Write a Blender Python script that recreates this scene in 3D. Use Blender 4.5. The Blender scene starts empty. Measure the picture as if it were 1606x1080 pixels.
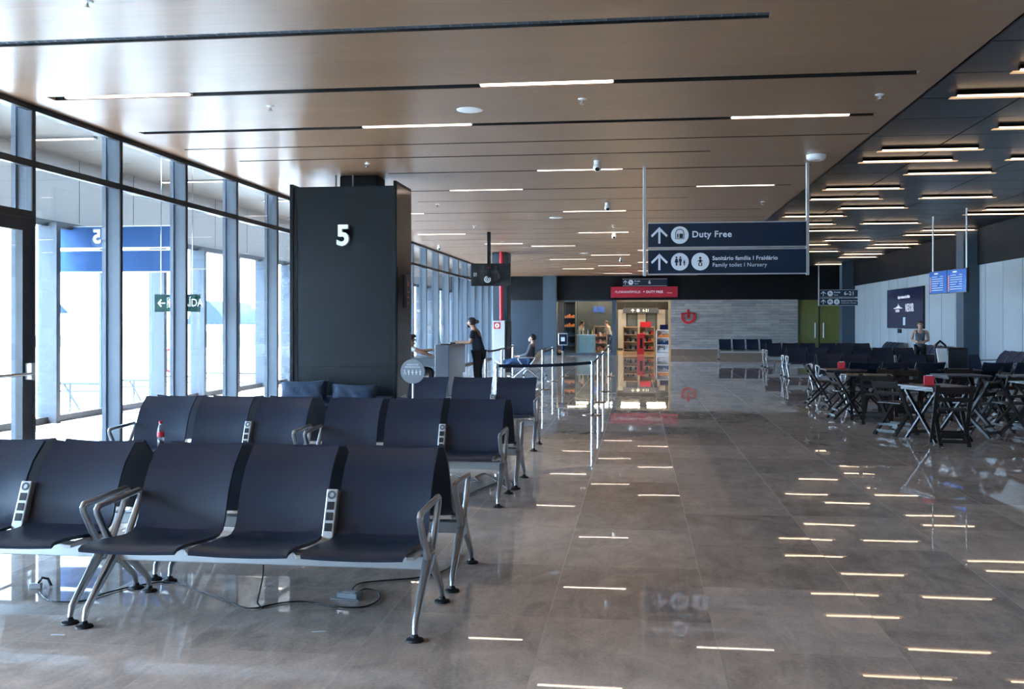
import bpy, bmesh, math, random
from mathutils import Vector, Matrix
random.seed(7)
R = math.radians
PI = math.pi
# ------------------------------------------------------------------ camera
F = 1550.0; HOR = 506.0; VPX = 1000.0; HC = 1.55
TH = math.atan((VPX - 803) / F)
AX = Vector((-math.sin(TH), math.cos(TH), 0)); RT = Vector((math.cos(TH), math.sin(TH), 0)); UP = Vector((0, 0, 1))
sc = bpy.context.scene
cam_d = bpy.data.cameras.new('camera'); cam = bpy.data.objects.new('camera', cam_d)
sc.collection.objects.link(cam); sc.camera = cam
cam.location = (0, 0, HC); cam.rotation_euler = (R(90), 0, TH)
cam_d.sensor_width = 36; cam_d.lens = F / 1606 * 36; cam_d.shift_y = -(540 - HOR) / 1606
cam_d.clip_start = 0.05; cam_d.clip_end = 5000
# ------------------------------------------------------------------ colour management, world, sun
sc.view_settings.view_transform = 'Standard'; sc.view_settings.look = 'None'
sc.view_settings.gamma = 1; sc.view_settings.use_curve_mapping = False
sc.view_settings.exposure = 1.76
sc.cycles.use_denoising = True
sc.cycles.max_bounces = 7; sc.cycles.diffuse_bounces = 3; sc.cycles.glossy_bounces = 4
sc.cycles.transparent_max_bounces = 16; sc.cycles.transmission_bounces = 4
sc.cycles.sample_clamp_indirect = 6.0
sc.cycles.caustics_reflective = False; sc.cycles.caustics_refractive = False
w = bpy.data.worlds.new('world'); sc.world = w; w.use_nodes = True
bg = w.node_tree.nodes['Background']; bg.inputs['Color'].default_value = (0.60, 0.79, 1.0, 1); bg.inputs['Strength'].default_value = 10.5
sun_d = bpy.data.lights.new('sun', 'SUN'); sun_d.energy = 13.0; sun_d.angle = R(1.0); sun_d.color = (1, .95, .88)
sun = bpy.data.objects.new('sun', sun_d); sc.collection.objects.link(sun)
sun.rotation_euler = Vector((0.42, 0.18, -0.9)).to_track_quat('-Z', 'Y').to_euler()
XW = -6.2      # inner glass wall
XO = -9.04     # outer facade
XE = 2.80      # edge of the wooden ceiling
XR = 9.5       # far side wall
ZC = 3.80; ZD = 4.20; YF = 47.6; YB = -7.0; ZTR = 3.19
def portal(name, loc, rot, sx, sy):
    d = bpy.data.lights.new(name, 'AREA'); d.shape = 'RECTANGLE'; d.size = sx; d.size_y = sy
    d.cycles.is_portal = True
    o = bpy.data.objects.new(name, d); sc.collection.objects.link(o); o.location = loc; o.rotation_euler = rot
portal('daylight_portal', (XO - .25, (YF + YB) / 2, 1.58), (0, R(-90), 0), 3.06, YF - YB)

# ------------------------------------------------------------------ pixel helpers
def ray(px, py): return AX + RT * ((px - 803) / F) + UP * ((HOR - py) / F)
def at_z(px, py, z):
    d = ray(px, py); t = (z - HC) / d.z; return Vector((d.x * t, d.y * t, z))
def at_y(px, py, Y):
    d = ray(px, py); t = Y / d.y; return Vector((d.x * t, Y, HC + d.z * t))
def at_x(px, py, X):
    d = ray(px, py); t = X / d.x; return Vector((X, d.y * t, HC + d.z * t))
def XofY(px, Y): return Y * math.tan(math.atan((px - 803) / F) - TH)

# ------------------------------------------------------------------ materials
MATS = {}
def mat(name, col, rough=.5, metal=0.0, spec=.5, emit=0, ecol=None, noise=0.0, nscale=20, bump=0.0, coat=0.0, stretch=(1, 1, 1)):
    m = bpy.data.materials.new(name); m.use_nodes = True; nt = m.node_tree; b = nt.nodes['Principled BSDF']
    c = (*col, 1)
    b.inputs['Base Color'].default_value = c; b.inputs['Roughness'].default_value = rough; b.inputs['Metallic'].default_value = metal
    b.inputs['Specular IOR Level'].default_value = spec; b.inputs['Coat Weight'].default_value = coat
    if emit: b.inputs['Emission Color'].default_value = (*(ecol or col), 1); b.inputs['Emission Strength'].default_value = emit
    if noise or bump:
        tc = nt.nodes.new('ShaderNodeTexCoord'); mp = nt.nodes.new('ShaderNodeMapping'); mp.inputs['Scale'].default_value = stretch
        nz = nt.nodes.new('ShaderNodeTexNoise'); nz.inputs['Scale'].default_value = nscale; nz.inputs['Detail'].default_value = 4
        nt.links.new(tc.outputs['Object'], mp.inputs['Vector']); nt.links.new(mp.outputs['Vector'], nz.inputs['Vector'])
        if noise:
            mx = nt.nodes.new('ShaderNodeMix'); mx.data_type = 'RGBA'; mx.blend_type = 'MULTIPLY'; mx.inputs['Factor'].default_value = 1
            rp = nt.nodes.new('ShaderNodeMapRange'); rp.inputs['From Min'].default_value = .3; rp.inputs['From Max'].default_value = .7
            rp.inputs['To Min'].default_value = 1 - noise; rp.inputs['To Max'].default_value = 1 + noise
            nt.links.new(nz.outputs['Fac'], rp.inputs['Value']); mx.inputs[6].default_value = c
            nt.links.new(rp.outputs['Result'], mx.inputs[7]); nt.links.new(mx.outputs[2], b.inputs['Base Color'])
        if bump:
            bp = nt.nodes.new('ShaderNodeBump'); bp.inputs['Strength'].default_value = bump; bp.inputs['Distance'].default_value = .01
            nt.links.new(nz.outputs['Fac'], bp.inputs['Height']); nt.links.new(bp.outputs['Normal'], b.inputs['Normal'])
    MATS[name] = m; return m
def N(nt, t, **k):
    n = nt.nodes.new(t)
    for a, v in k.items(): setattr(n, a, v)
    return n
def mathn(nt, op, a, b=None, clamp=False):
    n = N(nt, 'ShaderNodeMath', operation=op, use_clamp=clamp)
    for i, v in enumerate((a, b)):
        if v is None: continue
        if isinstance(v, (int, float)): n.inputs[i].default_value = v
        else: nt.links.new(v, n.inputs[i])
    return n.outputs[0]
# granite floor: tiles .85 x 1.12, each its own tone, polished
def floor_mat():
    m = bpy.data.materials.new('granite_floor'); m.use_nodes = True; nt = m.node_tree; b = nt.nodes['Principled BSDF']; L = nt.links.new
    tc = N(nt, 'ShaderNodeTexCoord'); sep = N(nt, 'ShaderNodeSeparateXYZ'); L(tc.outputs['Object'], sep.inputs[0])
    x = mathn(nt, 'DIVIDE', mathn(nt, 'SUBTRACT', sep.outputs[0], .38), .848); xi = mathn(nt, 'FLOOR', x); xf = mathn(nt, 'SUBTRACT', x, xi)
    y = mathn(nt, 'DIVIDE', mathn(nt, 'SUBTRACT', sep.outputs[1], .25), 1.13)
    y = mathn(nt, 'ADD', y, mathn(nt, 'MULTIPLY', mathn(nt, 'FLOOR', mathn(nt, 'DIVIDE', xi, 2.0)), .37))
    yi = mathn(nt, 'FLOOR', y); yf = mathn(nt, 'SUBTRACT', y, yi)
    cv = N(nt, 'ShaderNodeCombineXYZ'); L(xi, cv.inputs[0]); L(yi, cv.inputs[1])
    wn = N(nt, 'ShaderNodeTexWhiteNoise', noise_dimensions='2D'); L(cv.outputs[0], wn.inputs['Vector'])
    def edge(f, w_):
        return mathn(nt, 'LESS_THAN', mathn(nt, 'MINIMUM', f, mathn(nt, 'SUBTRACT', 1.0, f)), w_)
    grout = mathn(nt, 'MAXIMUM', edge(xf, .0028), edge(yf, .0022))
    off = N(nt, 'ShaderNodeVectorMath', operation='SCALE'); L(wn.outputs['Color'], off.inputs[0]); off.inputs['Scale'].default_value = 37
    ad = N(nt, 'ShaderNodeVectorMath', operation='ADD'); L(tc.outputs['Object'], ad.inputs[0]); L(off.outputs[0], ad.inputs[1])
    n1 = N(nt, 'ShaderNodeTexNoise'); n1.inputs['Scale'].default_value = 1.9; n1.inputs['Detail'].default_value = 8; n1.inputs['Roughness'].default_value = .65; n1.inputs['Distortion'].default_value = 1.2
    L(ad.outputs[0], n1.inputs['Vector'])
    n2 = N(nt, 'ShaderNodeTexNoise'); n2.inputs['Scale'].default_value = 55; n2.inputs['Detail'].default_value = 5; n2.inputs['Roughness'].default_value = .8; L(tc.outputs['Object'], n2.inputs['Vector'])
    mp = N(nt, 'ShaderNodeMapping'); mp.inputs['Rotation'].default_value = (0, 0, R(-35)); mp.inputs['Scale'].default_value = (2.6, 1, 1); L(ad.outputs[0], mp.inputs[0])
    n3 = N(nt, 'ShaderNodeTexNoise'); n3.inputs['Scale'].default_value = 2.6; n3.inputs['Detail'].default_value = 9; n3.inputs['Roughness'].default_value = .72; n3.inputs['Distortion'].default_value = .8; L(mp.outputs[0], n3.inputs['Vector'])
    v = mathn(nt, 'MULTIPLY', mathn(nt, 'SUBTRACT', n1.outputs['Fac'], .5), .95)
    v = mathn(nt, 'ADD', v, mathn(nt, 'MULTIPLY', mathn(nt, 'SUBTRACT', n2.outputs['Fac'], .5), .9))
    v = mathn(nt, 'ADD', v, mathn(nt, 'MULTIPLY', mathn(nt, 'SUBTRACT', n3.outputs['Fac'], .5), 1.1))
    v = mathn(nt, 'ADD', v, mathn(nt, 'MULTIPLY', mathn(nt, 'SUBTRACT', wn.outputs['Value'], .5), .40))
    v = mathn(nt, 'ADD', v, 1.0)
    mx = N(nt, 'ShaderNodeMix', data_type='RGBA', blend_type='MULTIPLY'); mx.inputs['Factor'].default_value = 1
    mx.inputs[6].default_value = (.68, .545, .46, 1); L(v, mx.inputs[7])
    mg = N(nt, 'ShaderNodeMix', data_type='RGBA'); L(mathn(nt, 'MULTIPLY', grout, .4), mg.inputs[0]); L(mx.outputs[2], mg.inputs[6]); mg.inputs[7].default_value = (.30, .27, .25, 1)
    L(mg.outputs[2], b.inputs['Base Color'])
    b.inputs['Specular IOR Level'].default_value = .5
    L(mathn(nt, 'ADD', mathn(nt, 'MULTIPLY', grout, .3), mathn(nt, 'MULTIPLY', n1.outputs['Fac'], .03)), b.inputs['Roughness'])
    # a faint waviness, a touch different per slab
    nb = N(nt, 'ShaderNodeTexNoise'); nb.inputs['Scale'].default_value = 1.3; nb.inputs['Detail'].default_value = 1; L(ad.outputs[0], nb.inputs['Vector'])
    bp = N(nt, 'ShaderNodeBump'); bp.inputs['Strength'].default_value = .02; bp.inputs['Distance'].default_value = .02; L(nb.outputs['Fac'], bp.inputs['Height']); L(bp.outputs[0], b.inputs['Normal'])
    MATS['floor'] = m
floor_mat()
def wood_mat():
    m = bpy.data.materials.new('laminate_wood'); m.use_nodes = True; nt = m.node_tree; b = nt.nodes['Principled BSDF']; L = nt.links.new
    tc = N(nt, 'ShaderNodeTexCoord'); mp = N(nt, 'ShaderNodeMapping'); mp.inputs['Scale'].default_value = (.8, 26, 1); L(tc.outputs['Object'], mp.inputs[0])
    n1 = N(nt, 'ShaderNodeTexNoise'); n1.inputs['Scale'].default_value = 2.2; n1.inputs['Detail'].default_value = 7; n1.inputs['Roughness'].default_value = .7; L(mp.outputs[0], n1.inputs['Vector'])
    sep = N(nt, 'ShaderNodeSeparateXYZ'); L(tc.outputs['Object'], sep.inputs[0])
    yi = mathn(nt, 'FLOOR', mathn(nt, 'DIVIDE', sep.outputs[1], .285)); 
    cx = mathn(nt, 'FLOOR', mathn(nt, 'DIVIDE', mathn(nt, 'ADD', sep.outputs[0], mathn(nt, 'MULTIPLY', yi, .77)), 2.4))
    cv = N(nt, 'ShaderNodeCombineXYZ'); L(cx, cv.inputs[0]); L(yi, cv.inputs[1])
    wn = N(nt, 'ShaderNodeTexWhiteNoise', noise_dimensions='2D'); L(cv.outputs[0], wn.inputs['Vector'])
    yf = mathn(nt, 'FRACT', mathn(nt, 'DIVIDE', sep.outputs[1], .285))
    ln = mathn(nt, 'LESS_THAN', yf, .014)
    v = mathn(nt, 'ADD', 1.0, mathn(nt, 'MULTIPLY', mathn(nt, 'SUBTRACT', n1.outputs['Fac'], .5), .75))
    v = mathn(nt, 'ADD', v, mathn(nt, 'MULTIPLY', mathn(nt, 'SUBTRACT', wn.outputs['Value'], .5), .12))
    v = mathn(nt, 'SUBTRACT', v, mathn(nt, 'MULTIPLY', ln, .4))
    mx = N(nt, 'ShaderNodeMix', data_type='RGBA', blend_type='MULTIPLY'); mx.inputs['Factor'].default_value = 1
    mx.inputs[6].default_value = (.245, .145, .085, 1); L(v, mx.inputs[7]); L(mx.outputs[2], b.inputs['Base Color'])
    b.inputs['Roughness'].default_value = .33; b.inputs['Specular IOR Level'].default_value = .42
    bp = N(nt, 'ShaderNodeBump'); bp.inputs['Strength'].default_value = .12; bp.inputs['Distance'].default_value = .004; L(n1.outputs['Fac'], bp.inputs['Height']); L(bp.outputs[0], b.inputs['Normal'])
    MATS['wood'] = m
wood_mat()
def stone_mat():
    m = bpy.data.materials.new('stone_cladding'); m.use_nodes = True; nt = m.node_tree; b = nt.nodes['Principled BSDF']; L = nt.links.new
    tc = N(nt, 'ShaderNodeTexCoord'); mp = N(nt, 'ShaderNodeMapping'); mp.inputs['Rotation'].default_value = (R(90), 0, 0); L(tc.outputs['Object'], mp.inputs[0])
    br = N(nt, 'ShaderNodeTexBrick'); br.offset = .37; L(mp.outputs[0], br.inputs['Vector'])
    br.inputs['Color1'].default_value = (.25, .25, .26, 1); br.inputs['Color2'].default_value = (.38, .36, .34, 1); br.inputs['Mortar'].default_value = (.16, .15, .15, 1)
    br.inputs['Scale'].default_value = 1; br.inputs['Brick Width'].default_value = 1.1; br.inputs['Row Height'].default_value = .13; br.inputs['Mortar Size'].default_value = .006
    nz = N(nt, 'ShaderNodeTexNoise'); nz.inputs['Scale'].default_value = 2.2; nz.inputs['Detail'].default_value = 6
    mp2 = N(nt, 'ShaderNodeMapping'); mp2.inputs['Scale'].default_value = (1, 1, 6); L(tc.outputs['Object'], mp2.inputs[0]); L(mp2.outputs[0], nz.inputs['Vector'])
    mx = N(nt, 'ShaderNodeMix', data_type='RGBA', blend_type='MULTIPLY'); mx.inputs['Factor'].default_value = 1
    L(br.outputs['Color'], mx.inputs[6]); L(mathn(nt, 'ADD', .55, mathn(nt, 'MULTIPLY', nz.outputs['Fac'], .9)), mx.inputs[7]); L(mx.outputs[2], b.inputs['Base Color'])
    b.inputs['Roughness'].default_value = .6; MATS['stone'] = m
stone_mat()
def glass_mat(name, tint, base=.045, top=.75, rough=0.0):
    m = bpy.data.materials.new(name); m.use_nodes = True; nt = m.node_tree; L = nt.links.new; nt.nodes.remove(nt.nodes['Principled BSDF']); out = nt.nodes['Material Output']
    lw = N(nt, 'ShaderNodeLayerWeight'); lw.inputs['Blend'].default_value = .5
    f = mathn(nt, 'ADD', base, mathn(nt, 'MULTIPLY', mathn(nt, 'POWER', lw.outputs['Facing'], 5.0), top), True)
    tr = N(nt, 'ShaderNodeBsdfTransparent'); tr.inputs[0].default_value = (*tint, 1); gl = N(nt, 'ShaderNodeBsdfGlossy'); gl.inputs['Roughness'].default_value = rough; gl.inputs[0].default_value = (.9, .95, 1, 1)
    mx = N(nt, 'ShaderNodeMixShader'); L(f, mx.inputs[0]); L(tr.outputs[0], mx.inputs[1]); L(gl.outputs[0], mx.inputs[2]); L(mx.outputs[0], out.inputs[0])
    MATS[name] = m
glass_mat('glass', (.92, .955, .98)); glass_mat('outer_glass', (.93, .97, 1.0), .03, .5); glass_mat('clear', (.9, .93, .93), .05, .6)
glass_mat('bottle_plastic', (.9, .9, .9), .08, .6, .05)
mat('mullion_dark', (.018, .022, .028), .45, noise=.1)
mat('mullion_blue', (.095, .12, .15), .5, noise=.06, nscale=4)
mat('facade_blue', (.045, .056, .072), .6, spec=.3)
mat('dark_red', (.16, .006, .012), .6, spec=.1)
mat('plate_pale', (.12, .12, .12), .7, spec=.1)
mat('black', (.008, .009, .011), .5, noise=.1)
mat('near_black', (.008, .009, .011), .6, spec=.25, noise=.15, nscale=3)
mat('white_panel', (.38, .42, .45), .35, noise=.03, nscale=1)
mat('corridor_white', (.33, .315, .30), .5, noise=.03, nscale=1)
mat('corridor_ceiling', (.15, .14, .13), .45, noise=.1, nscale=2)
mat('dark_ceiling', (.012, .014, .018), .35, noise=.35, nscale=3, stretch=(.3, 3, 1))
mat('dark_wall', (.022, .036, .055), .45, noise=.12, nscale=1)
mat('band', (.005, .006, .008), .6, spec=.2, noise=.1, nscale=1)
mat('pillar', (.0045, .0075, .010), .38, spec=.22, noise=.2, nscale=1.2, bump=.02)
mat('pillar_side', (.010, .008, .007), .2, noise=.1)
mat('column_blue', (.045, .072, .10), .5, noise=.1, nscale=1)
mat('seat', (.016, .027, .050), .36, noise=.05, nscale=400, bump=.04)
mat('alu', (.50, .52, .54), .33, metal=.9, noise=.03)
mat('alu_light', (.60, .62, .63), .4, metal=.55)
mat('steel', (.62, .63, .64), .2, metal=1)
mat('rubber', (.012, .012, .013), .6)
mat('grey_plastic', (.25, .27, .29), .45)
mat('white_plastic', (.78, .79, .80), .4)
mat('white_paint', (.8, .82, .84), .4)
mat('navy', (.006, .019, .045), .35)
mat('navy_blue', (.012, .045, .13), .5, spec=.15)
mat('rail_grey', (.03, .035, .045), .6, spec=.2)
mat('sign_white', (.74, .79, .84), .5)
mat('number_white', (.85, .86, .88), .4)
mat('red', (.55, .015, .03), .45)
mat('sign_red', (.42, .012, .035), .4)
mat('grey_base', (.20, .14, .10), .5)
mat('olive', (.15, .16, .045), .12, noise=.1, nscale=.6)
mat('black_wood', (.013, .012, .012), .4, noise=.25, nscale=12, stretch=(1, 1, .1))
mat('table_wood', (.05, .05, .055), .3, noise=.25, nscale=10, stretch=(.2, 2, 1))
mat('sofa', (.015, .030, .060), .85, noise=.15, nscale=60, bump=.1)
mat('counter', (.10, .11, .125), .3, metal=.4, noise=.04, nscale=2)
mat('counter_side', (.05, .05, .052), .4)
mat('belt', (.008, .025, .075), .6)
mat('cable', (.01, .01, .011), .5)
mat('skin', (.42, .22, .14), .5)
mat('skin_light', (.55, .33, .24), .5)
mat('hair', (.012, .009, .008), .6)
mat('hair_grey', (.12, .09, .07), .6)
mat('shirt_navy', (.010, .020, .042), .8)
mat('trousers', (.006, .007, .010), .8)
mat('shirt_white', (.6, .58, .55), .8)
mat('top_grey', (.10, .11, .13), .8)
mat('jeans', (.03, .07, .16), .8)
mat('lamp_wood', (1, .9, .8), .5, emit=2.6, ecol=(1, .76, .60))
mat('lamp_dark', (1, .9, .8), .5, emit=2.0, ecol=(1, .72, .48))
mat('amber_glow', (1, .7, .4), .5, emit=.17, ecol=(1, .60, .33))  # emissive colour for the glow imitated beside the linear lamps
mat('lamp_shop', (1, .85, .6), .5, emit=22, ecol=(1, .78, .5))
mat('screen_blue', (.01, .04, .2), .2, emit=.22, ecol=(.01, .10, .42))
mat('screen_dark', (.01, .012, .025), .15, emit=.10, ecol=(.02, .028, .10))
mat('screen_text', (.3, .3, .3), .3, emit=.20, ecol=(.75, .82, 1))
mat('screen_pale', (.2, .2, .2), .3, emit=.16, ecol=(.45, .75, 1))
mat('cola', (.02, .006, .004), .1)
mat('shop_wood', (.50, .33, .17), .5, noise=.1, nscale=5)
mat('shop_floor', (.42, .28, .15), .12, noise=.1, nscale=2)
mat('pale_blue', (.32, .48, .52), .4)
mat('apron', (.62, .62, .6), .9, noise=.1, nscale=.05)
mat('grass', (.045, .07, .028), .95, noise=.3, nscale=.1)
mat('hill', (.014, .026, .045), 1, noise=.2, nscale=.01)
mat('plane_white', (.8, .8, .8), .3)
mat('plane_blue', (.006, .014, .06), .6, spec=.1)
mat('orange', (.8, .25, .05), .5)
mat('green_sign', (.004, .03, .022), .6, spec=.1)
M = MATS

# ------------------------------------------------------------------ mesh builder
C = sc.collection
class MB:
    def __init__(s): s.b = bmesh.new()
    def box(s, x0, x1, y0, y1, z0, z1, mtx=None):
        vs = [s.b.verts.new((x, y, z)) for x in (x0, x1) for y in (y0, y1) for z in (z0, z1)]
        for f in ((0, 1, 3, 2), (4, 6, 7, 5), (0, 4, 5, 1), (2, 3, 7, 6), (0, 2, 6, 4), (1, 5, 7, 3)): s.b.faces.new([vs[i] for i in f])
        if mtx is not None: bmesh.ops.transform(s.b, matrix=mtx, verts=vs)
        return s
    def bar(s, p0, p1, w_, t, up=(0, 0, 1), w1=None, t1=None):
        """bar of width w_ (sideways) and thickness t from p0 to p1"""
        p0 = Vector(p0); p1 = Vector(p1); d = (p1 - p0).normalized(); u = Vector(up)
        if abs(d.dot(u)) > .98: u = Vector((0, 1, 0)) if abs(d.y) < .9 else Vector((1, 0, 0))
        sx = d.cross(u).normalized(); uy = sx.cross(d).normalized(); w1 = w1 or w_; t1 = t1 or t
        a = []
        for p, ww, tt in ((p0, w_, t), (p1, w1, t1)):
            a.append([s.b.verts.new(p + sx * (i * ww / 2) + uy * (j * tt / 2)) for i, j in ((-1, -1), (1, -1), (1, 1), (-1, 1))])
        for i in range(4): s.b.faces.new((a[0][i], a[0][(i + 1) % 4], a[1][(i + 1) % 4], a[1][i]))
        s.b.faces.new(a[0][::-1]); s.b.faces.new(a[1]); return s
    def tube(s, pts, r, seg=10, flat=1.0, rs=None, up=(0, 0, 1), cap=True):
        pts = [Vector(p) for p in pts]; n = len(pts); rings = []; prev = None
        for i, p in enumerate(pts):
            if i == 0: d = pts[1] - p
            elif i == n - 1: d = p - pts[i - 1]
            else: d = (pts[i + 1] - p).normalized() + (p - pts[i - 1]).normalized()
            d.normalize()
            if prev is None:
                u = Vector(up)
                if abs(d.dot(u)) > .95: u = Vector((1, 0, 0))
                sx = d.cross(u).normalized()
            else: sx = (prev - d * prev.dot(d)).normalized()
            prev = sx; uy = sx.cross(d).normalized(); rr = rs[i] if rs else r
            rings.append([s.b.verts.new(p + sx * (math.cos(2 * PI * k / seg) * rr) + uy * (math.sin(2 * PI * k / seg) * rr * flat)) for k in range(seg)])
        for i in range(n - 1):
            for k in range(seg): s.b.faces.new((rings[i][k], rings[i][(k + 1) % seg], rings[i + 1][(k + 1) % seg], rings[i + 1][k]))
        if cap: s.b.faces.new(rings[0][::-1]); s.b.faces.new(rings[-1])
        return s
    def cyl(s, p0, p1, r0, r1=None, seg=20):
        return s.tube([p0, p1], r0, seg, rs=[r0, r0 if r1 is None else r1])
    def lathe(s, prof, c=(0, 0, 0), seg=24):
        rings = []
        for r, z in prof:
            if r < 1e-5: rings.append([s.b.verts.new((c[0], c[1], c[2] + z))])
            else: rings.append([s.b.verts.new((c[0] + math.cos(2 * PI * k / seg) * r, c[1] + math.sin(2 * PI * k / seg) * r, c[2] + z)) for k in range(seg)])
        for a, b_ in zip(rings, rings[1:]):
            for k in range(seg):
                q = [a[k % len(a)], a[(k + 1) % len(a)], b_[(k + 1) % len(b_)], b_[k % len(b_)]]
                q = list(dict.fromkeys(q))
                if len(q) > 2: s.b.faces.new(q)
        return s
    def prism(s, pts, depth, mtx=None):
        """outline in XZ, extruded from y=0 to y=depth"""
        a = [s.b.verts.new((x, 0, z)) for x, z in pts]; c = [s.b.verts.new((x, depth, z)) for x, z in pts]; n = len(pts)
        for i in range(n): s.b.faces.new((a[i], a[(i + 1) % n], c[(i + 1) % n], c[i]))
        s.b.faces.new(a[::-1]); s.b.faces.new(c)
        if mtx is not None: bmesh.ops.transform(s.b, matrix=mtx, verts=a + c)
        return s
    def disc(s, x, z, r, depth, y=0, seg=28):
        return s.prism([(x + r * math.cos(2 * PI * k / seg), z + r * math.sin(2 * PI * k / seg)) for k in range(seg)], depth, Matrix.Translation((0, y, 0)))
    def ring(s, x, z, r0, r1, depth, y=0, seg=28, a0=0, a1=2 * PI):
        full = abs(a1 - a0 - 2 * PI) < 1e-4; n = seg; 
        for k in range(n):
            t0 = a0 + (a1 - a0) * k / n; t1 = a0 + (a1 - a0) * (k + 1) / n
            s.prism([(x + r0 * math.cos(t0), z + r0 * math.sin(t0)), (x + r1 * math.cos(t0), z + r1 * math.sin(t0)), (x + r1 * math.cos(t1), z + r1 * math.sin(t1)), (x + r0 * math.cos(t1), z + r0 * math.sin(t1))], depth, Matrix.Translation((0, y, 0)))
        return s
    def ball(s, c, r, sc_=(1, 1, 1), seg=14):
        g = bmesh.ops.create_uvsphere(s.b, u_segments=seg, v_segments=max(6, seg // 2 + 1), radius=r)
        bmesh.ops.transform(s.b, matrix=Matrix.Translation(c) @ Matrix.Diagonal((*sc_, 1)), verts=g['verts']); return s
    def strip(s, prof, x0, x1, th, nx=1, crown=None):
        """a bent sheet: profile of (y,z) swept in x, thickness th"""
        n = len(prof); P = [Vector((0, y, z)) for y, z in prof]; nr = []
        for i in range(n):
            d = (P[min(i + 1, n - 1)] - P[max(i - 1, 0)]).normalized(); nr.append(Vector((0, -d.z, d.y)))
        rows = []
        for i in range(n):
            row = []
            for j in range(nx + 1):
                x = x0 + (x1 - x0) * j / nx; dx = crown(i, j) if crown else 0
                row.append((s.b.verts.new((x, P[i].y + nr[i].y * dx, P[i].z + nr[i].z * dx)), s.b.verts.new((x, P[i].y + nr[i].y * (dx - th), P[i].z + nr[i].z * (dx - th)))))
            rows.append(row)
        for i in range(n - 1):
            for j in range(nx):
                a, b_, c, d = rows[i][j], rows[i][j + 1], rows[i + 1][j + 1], rows[i + 1][j]
                s.b.faces.new((a[0], b_[0], c[0], d[0])); s.b.faces.new((a[1], d[1], c[1], b_[1]))
            a, d = rows[i][0], rows[i + 1][0]; s.b.faces.new((a[0], d[0], d[1], a[1]))
            a, d = rows[i][-1], rows[i + 1][-1]; s.b.faces.new((a[0], a[1], d[1], d[0]))
        for j in range(nx):
            a, b_ = rows[0][j], rows[0][j + 1]; s.b.faces.new((a[0], a[1], b_[1], b_[0]))
            a, b_ = rows[-1][j], rows[-1][j + 1]; s.b.faces.new((a[0], b_[0], b_[1], a[1]))
        return s
    def build(s, name, m, parent=None, loc=None, rz=0, bevel=0, smooth=True):
        bmesh.ops.recalc_face_normals(s.b, faces=s.b.faces)
        if bevel: 
            es = [e for e in s.b.edges if len(e.link_faces) == 2 and e.calc_face_angle(0) > .6]
            bmesh.ops.bevel(s.b, geom=es, offset=bevel, segments=2, affect='EDGES', profile=.5)
        for f in s.b.faces: f.smooth = smooth and not bevel
        for e in s.b.edges:
            if len(e.link_faces) == 2 and e.calc_face_angle(0) > .62: e.smooth = False
        me = bpy.data.meshes.new(name); s.b.to_mesh(me); s.b.free(); me.materials.append(m)
        o = bpy.data.objects.new(name, me); C.objects.link(o)
        if parent is not None: o.parent = parent
        if loc is not None: o.location = loc
        if rz: o.rotation_euler.z = rz
        return o
def props(o, label=None, cat=None, group=None, kind=None):
    if label: o['label'] = label
    if cat: o['category'] = cat
    if group: o['group'] = group
    if kind: o['kind'] = kind
    return o
def thing(name, label, cat, loc=(0, 0, 0), rz=0, group=None):
    o = bpy.data.objects.new(name, None); C.objects.link(o); o.location = loc; o.rotation_euler = (0, 0, rz); o.empty_display_size = .1
    return props(o, label, cat, group)
def struct(o): o['kind'] = 'structure'; return o
def kids(o): return [c for c in KID.get(o.name, [])]
KID = {}
def copy_tree(o, parent=None, label=None, loc=None, rz=None):
    c = o.copy(); C.objects.link(c)
    if parent is not None: c.parent = parent
    if label: c['label'] = label
    if loc is not None: c.location = loc
    if rz is not None: c.rotation_euler = (0, 0, rz)
    for ch in list(o.children): copy_tree(ch, c)
    return c
def text(name, s, size, m, parent=None, loc=(0, 0, 0), rot=(R(90), 0, 0), align='LEFT', bold=0.0, depth=.004, sx=1.0, mirror=False, space=1.0):
    cu = bpy.data.curves.new(name, 'FONT'); cu.body = s; cu.size = size; cu.align_x = align; cu.align_y = 'CENTER'
    cu.offset = bold * size; cu.extrude = depth / 2; cu.resolution_u = 3; cu.space_character = space
    t = bpy.data.objects.new(name, cu); C.objects.link(t)
    dg = bpy.context.evaluated_depsgraph_get(); me = bpy.data.meshes.new_from_object(t.evaluated_get(dg))
    bpy.data.objects.remove(t); bpy.data.curves.remove(cu)
    me.name = name; me.materials.clear(); me.materials.append(m)
    if sx != 1 or mirror: me.transform(Matrix.Diagonal((-sx if mirror else sx, 1, 1, 1)))
    o = bpy.data.objects.new(name, me); C.objects.link(o)
    if parent is not None: o.parent = parent
    o.location = loc; o.rotation_euler = rot
    return o
# ================================================================== SETTING
Y0, Y1 = YB, YF
# floor: hall, corridor and shop threshold in one slab
struct(MB().box(XO - .3, XR + .3, Y0 - .3, Y1 + .2, -.3, 0).build('floor', M['floor']))
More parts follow.
